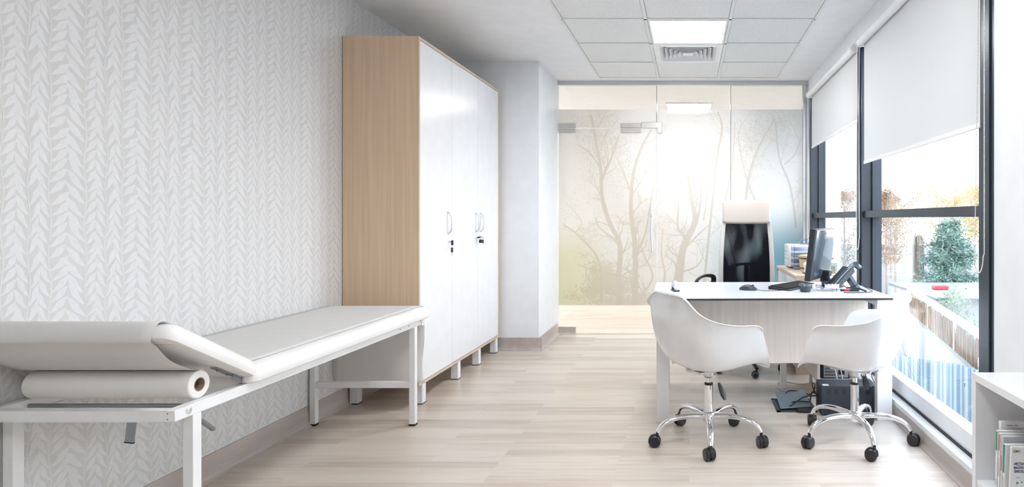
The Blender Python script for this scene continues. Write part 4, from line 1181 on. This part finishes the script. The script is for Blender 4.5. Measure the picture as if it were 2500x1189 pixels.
# ------------------------------------------------------------------ low white shelf at the right with booklets
B = thing('bookshelf', 'low white open shelf unit in the right foreground against the wall', 'shelf', (1.11, 1.5, 0))
bx0, bx1, by0, by1, bz = 1.010, 1.205, .78, 2.178, .632
MB().box(bx0, bx1, by0, by1, bz-.026, bz).build('top_board', WHITEL, B, bevel=.0012)
for (a, c) in ((by1-.026, by1), (by0, by0+.026), (1.46, 1.486)): MB().box(bx0, bx1, a, c, 0, bz-.026).build('side_board', WHITEL, B, bevel=.0012)
for z in (.236, .03):
    MB().box(bx0+.006, bx1, by0+.026, 1.46, z, z+.024).build('shelf_board', WHITEL, B, bevel=.001)
    MB().box(bx0+.006, bx1, 1.486, by1-.026, z, z+.024).build('shelf_board', WHITEL, B, bevel=.001)
MB().box(bx1-.008, bx1-.001, by0+.02, by1-.02, .05, bz-.02).build('back_board', WHITEL, B)
sh_z = .2602
def booklet(y, th, h_, w, x, lean, label, spine, cover=None, name='booklet', cat='booklet'):
    """spine towards the room (-x), cover towards the camera (-y)"""
    t = thing(name, label, cat, (x, y, sh_z)); t.rotation_euler = (R(lean), 0, 0)
    MB().box(0, w, 0, th, 0, h_).build('pages', MAGP, t, local=True, bevel=.0008)
    for (z0_, z1_, mm) in spine: MB().box(-.0004, .0006, th*.12, th*.88, h_*z0_, h_*z1_, mm).build('spine_print', None, t, local=True)
    if cover: cover(t, w, h_)
    return t
def cov(t, items):
    for (a, c, d, e, mm) in items: MB().box(a, c, -.0006, .0, d, e, mm).build('cover_print', None, t, local=True)
booklet(2.062, .016, .235, .135, 1.052, 1.2, 'tallest grey-white binder at the back of the row on the low shelf', [(.2, .9, GREYP)], lambda t, w, h_: cov(t, [(.018, .040, h_-.013, h_-.011, NAVY), (.045, .056, h_-.013, h_-.011, NAVY)]), 'binder', 'binder')
def spine_text(t, s, h_, th, z, size=.006):
    Mx = Matrix.Translation((-.0008, th*.30, z)) @ Matrix(((0,0,-1,0),(0,1,0,0),(1,0,0,0),(0,0,0,1))) @ Matrix.Rotation(0, 4, 'Z')
booklet(2.044, .012, .212, .148, 1.030, 2.2, 'white booklet with a green spine label, leftmost in the row', [(.68, .98, GREENP), (.14, .22, GREYP)])
booklet(2.030, .010, .208, .148, 1.031, 2.4, 'white booklet with a pink spine label', [(.72, .98, PINKP), (.30, .60, GREYP)])
booklet(2.020, .007, .203, .148, 1.033, 2.6, 'thin booklet with a grey and dark red spine strip', [(.70, .98, GREYP), (.42, .68, PINKP)], lambda t, w, h_: cov(t, [(.004, w, h_*.86, h_-.002, GREYP), (.05, w, h_*.78, h_*.86, TEAL), (.08, w, h_*.86, h_*.90, TEAL)]))
booklet(1.996, .014, .184, .148, 1.030, 3.2, 'white booklet with a teal spine', [(.48, .99, TEAL), (.02, .40, GREYP)])
e = booklet(1.977, .010, .186, .148, 1.038, 4.6, 'white conference booklet with navy title lettering, nearest in the row', [(.2, .9, MAGP)])
Mt = lambda x, z, sx=.62: Matrix.Translation((x, -.0008, z)) @ Matrix.Rotation(R(90), 4, 'X') @ Matrix.Diagonal((sx, 1, 1, 1))
textmesh('ESMO', .0125, Mt(.005, .168, .72), OLIVE, e, 'cover_lettering', .00012)
for i, s_t in enumerate(('AFECȚIUNI', 'MALIGNE', 'GINECOLOGICE')):
    textmesh(s_t, .0125, Mt(.008+.0008*i, .126-.0125*i, .60), NAVY, e, 'cover_lettering', .00018)
textmesh('2016', .008, Mt(.018, .082, .9), GREYP, e, 'cover_lettering')
m = MB(); 
for (a, c, s2) in ((.018, .062, .010), (.034, .066, .007), (.012, .044, .010), (.03, .040, .012), (.044, .058, .009), (.02, .028, .010), (.05, .034, .013), (.06, .05, .01), (.07, .065, .012)):
    m.add([(a, -.0007, c), (a+s2, -.0007, c+s2*.3), (a+s2*.3, -.0007, c+s2)], [(0, 1, 2)])
m.build('cover_pattern', TEAL, e, local=True, fix=False)

# ------------------------------------------------------------------ outside
GZ = -1.35
GROUND = pbr('outdoor_paving', (.17, .173, .18), .85, noise=((.6, .6, .6), .12))
b = MB(); b.box(1.7, 60, -12, 60, GZ-.1, GZ); tag(b.build('ground', GROUND), 'pale paved ground outside below the window', 'ground', kind='structure')
FENB = pbr('fence_blue_steel', (.17, .24, .30), .4, .2, noise=((1, 3, 1), .1))
t = thing('sheet_fence', 'pale blue corrugated sheet fence just outside the window', 'fence', (2.8, 6.0, GZ))
fd = Vector((.7526, -.6585)); fn = Vector((.6585, .7526))
def fp(a, o_): return (1.55+fd.x*a+fn.x*o_, 7.13+fd.y*a+fn.y*o_)
for k in range(6):
    m = MB(); pts = []
    for i in range(33):
        pts.append(fp(k*.80+i/32*.79, .014*(1 if (i//2) % 2 else -1)))
    m.grid([[(x, y, GZ) for x, y in pts], [(x, y, -.29+.012*math.sin(k*2.1)) for x, y in pts]])
    m.build('sheet_panel', FENB, t, solid=.004, fix=False)
m = MB(); q_ = [fp(0, .02), fp(4.8, .02), fp(4.8, .06), fp(0, .06)]; m.prism(q_, 'z', -.50, -.46); m.build('fence_rail', SILVER, t)
for k in range(4):
    q_ = [fp(.5+k*1.2, .06), fp(.55+k*1.2, .06), fp(.55+k*1.2, .11), fp(.5+k*1.2, .11)]; MB().prism(q_, 'z', GZ, -.20).build('fence_post', SILVER, t)
REED = pbr('reed', (.20, .145, .10), .8, noise=((30, 30, 1), .3))
rd = random.Random(5)
def reed(name, p0, p1, z0, z1, n, label):
    m = MB()
    for i in range(n):
        a = (i+rd.random()*.7)/n; x = p0[0]+(p1[0]-p0[0])*a+rd.uniform(-.015, .015); y = p0[1]+(p1[1]-p0[1])*a
        zt = z1+rd.gauss(0, .06)
        m.tube([(x, y, z0), (x+rd.gauss(0, .012), y+rd.gauss(0, .012), zt)], .007, 5)
    o = m.build(name, REED, None, fix=False); tag(o, label, 'reed screen'); return o
reed('reed_screen', (3.20, 6.35), (4.15, 11.5), -.56, -.26, 420, 'long brown reed screen standing on the white parapet outside')
reed('reed_screen', (6.72, 18.3), (7.12, 18.5), GZ, .66, 60, 'tall clump of upright reeds left of the pine')
PARA = pbr('painted_parapet', (.24, .25, .26), .6)
t = thing('parapet', 'white parapet wall with a top rail outside behind the blue fence', 'wall', (3.7, 9, GZ))
MB().prism([(3.12, 6.35), (3.27, 6.35), (4.22, 11.5), (4.07, 11.5)], 'z', GZ, -.565).build('parapet_body', PARA, t)
MB().prism([(3.16, 6.35), (3.24, 6.35), (4.19, 11.5), (4.11, 11.5)], 'z', -.17, -.10).build('top_rail', WHITEM, t)
for k in range(4):
    a = k/3.02; x = 3.18+.95*a; y = 6.36+5.1*a
    MB().box(x, x+.03, y, y+.03, -.56, -.17).build('rail_post', WHITEM, t)
ROOFM = pbr('grey_flat_roof', (.17, .185, .185), .7, noise=((1, 1, 1), .15))
t = thing('kiosk', 'low flat grey-roofed kiosk outside in front of the pine', 'kiosk', (7.0, 14.0, GZ))
MB().box(5.35, 8.8, 12.85, 15.4, GZ, -.50).build('kiosk_body', PARA, t)
MB().box(5.1, 9.0, 12.6, 15.6, -.47, -.45).build('kiosk_roof', ROOFM, t)
MB().box(5.1, 9.0, 12.6, 15.6, -.52, -.471).build('roof_edge', DARKG, t)
MB().box(5.62, 5.95, 13.95, 14.15, -.45, -.36).build('roof_box', RED, t, bevel=.02)
# trees: trunk and leafy crown as real leaves
def tree(name, label, base, h_, crown, n, leafm, barkm, ls, seed, conif=False, twigs=26):
    rg = random.Random(seed); t = thing(name, label, 'tree', base)
    tr = MB(); tr.tube([(0, 0, 0), (rg.uniform(-.03, .03), 0, h_*.5), (0, 0, h_*.97)], [.045*h_/3, .03*h_/3, .006], 8)
    tips = []
    for k in range(twigs):
        zz = h_*(crown[2]+(1-crown[2])*rg.random()**(1.3 if conif else .8)); an = rg.uniform(0, 2*PI)
        rel = (zz/h_-crown[2])/(1-crown[2])
        reach = crown[0]*(((1-rel)**.55*.85+.10)*rg.uniform(.55, 1.1) if conif else math.sin(PI*(.15+.8*rel))*rg.uniform(.6, 1.05))
        e_ = Vector((math.cos(an)*reach, math.sin(an)*reach*crown[1], zz+reach*(.10 if conif else 1.1)))
        tr.tube([(0, 0, zz-.02), (e_.x*.5, e_.y*.5, zz+(e_.z-zz)*.35), tuple(e_)], [.012, .006, .002], 5); tips.append((Vector((0, 0, zz)), e_))
    tr.build('trunk', barkm, t, local=True, fix=False)
    lf = MB()
    for k in range(n):
        a, e_ = rg.choice(tips); t_ = rg.uniform(.3, 1.05) if not conif else rg.uniform(.15, 1.05)
        c = a.lerp(e_, t_) + Vector((rg.gauss(0, .10), rg.gauss(0, .10), rg.gauss(0, .08)))
        d = Vector((rg.gauss(0, 1), rg.gauss(0, 1), rg.gauss(0, .7))).normalized(); q = d.cross(Vector((rg.gauss(0, 1), rg.gauss(0, 1), rg.gauss(0, 1)))).normalized()
        s2 = ls*rg.uniform(.6, 1.3)
        if conif: lf.add([c-d*s2, c+q*s2*.16, c+d*s2, c-q*s2*.16], [(0, 1, 2, 3)])
        else: lf.add([c-d*s2, c+q*s2*.5, c+d*s2, c-q*s2*.5], [(0, 1, 2, 3)])
    lf.build('foliage', leafm, t, local=True, fix=False)
    return t
BARK = pbr('bark', (.12, .09, .07), .9)
BARK2 = pbr('pale_bark', (.30, .25, .21), .9)
PINE = pbr('pine_needles', (.15, .25, .20), .6, noise=((3, 3, 3), .4))
AUT = pbr('autumn_leaves', (.26, .16, .09), .7, noise=((2, 2, 2), .4), trans=.3)
YEL = pbr('yellow_leaves', (.42, .30, .10), .7, noise=((2, 2, 2), .3), trans=.3)
GREN = pbr('shrub_leaves', (.17, .24, .14), .7, noise=((2, 2, 2), .3), trans=.2)
tree('pine_tree', 'green bushy pine tree outside beyond the near window', (7.25, 16.95, GZ), 2.42, (.95, 1, .22), 16000, PINE, BARK, .075, 2, True, 120)
tree('autumn_tree', 'sparse rusty brown autumn tree outside next to the middle window post', (5.30, 16.4, GZ), 3.2, (.55, 1, .3), 3400, AUT, BARK2, .026, 4, False, 60)
tree('autumn_tree', 'sparse brown autumn shrub outside seen through the farther window', (5.6, 22.0, GZ), 3.3, (1.3, 1, .15), 4600, AUT, BARK2, .034, 5, False, 80)
tree('autumn_tree', 'broad rusty autumn tree outside between the window post and the reeds', (8.6, 26.0, GZ), 3.2, (1.5, 1, .12), 6500, AUT, BARK2, .04, 14, False, 90)
tree('autumn_tree', 'low yellowish autumn thicket far outside behind the pine', (13.4, 31.0, GZ), 3.2, (2.6, 1, .12), 6500, YEL, BARK2, .05, 15, False, 90)
tree('yellow_tree', 'yellow-leaved tree outside at the right of the pine', (9.6, 19.4, GZ), 3.3, (1.1, 1, .25), 4200, YEL, BARK2, .045, 6, False, 50)
tree('bare_tree', 'pale almost bare tree outside behind the reeds', (7.1, 21.0, GZ), 3.0, (.8, 1, .3), 1500, YEL, BARK2, .022, 9, False, 60)
tree('green_shrub', 'low green shrub outside at the corner of the kiosk', (5.05, 11.6, GZ), .95, (.42, 1, .1), 2000, GREN, BARK2, .03, 8, False, 30)

# ------------------------------------------------------------------ light
w = bpy.data.worlds.new('sky'); sc.world = w; w.use_nodes = True
nt = w.node_tree; nt.nodes.clear()
o = nt.nodes.new('ShaderNodeOutputWorld'); bg = nt.nodes.new('ShaderNodeBackground')
tc = nt.nodes.new('ShaderNodeTexCoord'); sp = nt.nodes.new('ShaderNodeSeparateXYZ'); cr = nt.nodes.new('ShaderNodeValToRGB')
cr.color_ramp.elements[0].position = .0; cr.color_ramp.elements[0].color = (.98, .98, 1, 1)
cr.color_ramp.elements[1].position = 1; cr.color_ramp.elements[1].color = (.66, .80, 1, 1)
nt.links.new(tc.outputs['Generated'], sp.inputs[0]); nt.links.new(sp.outputs['Z'], cr.inputs[0]); nt.links.new(cr.outputs[0], bg.inputs[0])
bg.inputs[1].default_value = 2.9
nt.links.new(bg.outputs[0], o.inputs[0])

for ob in sc.objects:
    if ob.parent is None and 'label' in ob and 'group' not in ob:
        base = ob.name.split('.')[0]
        gname = {'ceiling_light': 'lit ceiling panels', 'booklet': 'booklets on the low shelf', 'power_cable': 'cables under the desk', 'autumn_tree': 'autumn trees outside'}.get(base)
        if gname: ob['group'] = gname
vs_ = sc.view_settings
sc.display_settings.display_device = 'sRGB'
vs_.view_transform = 'Standard'; vs_.look = 'None'; vs_.gamma = 1; vs_.use_curve_mapping = False
vs_.exposure = 1.36
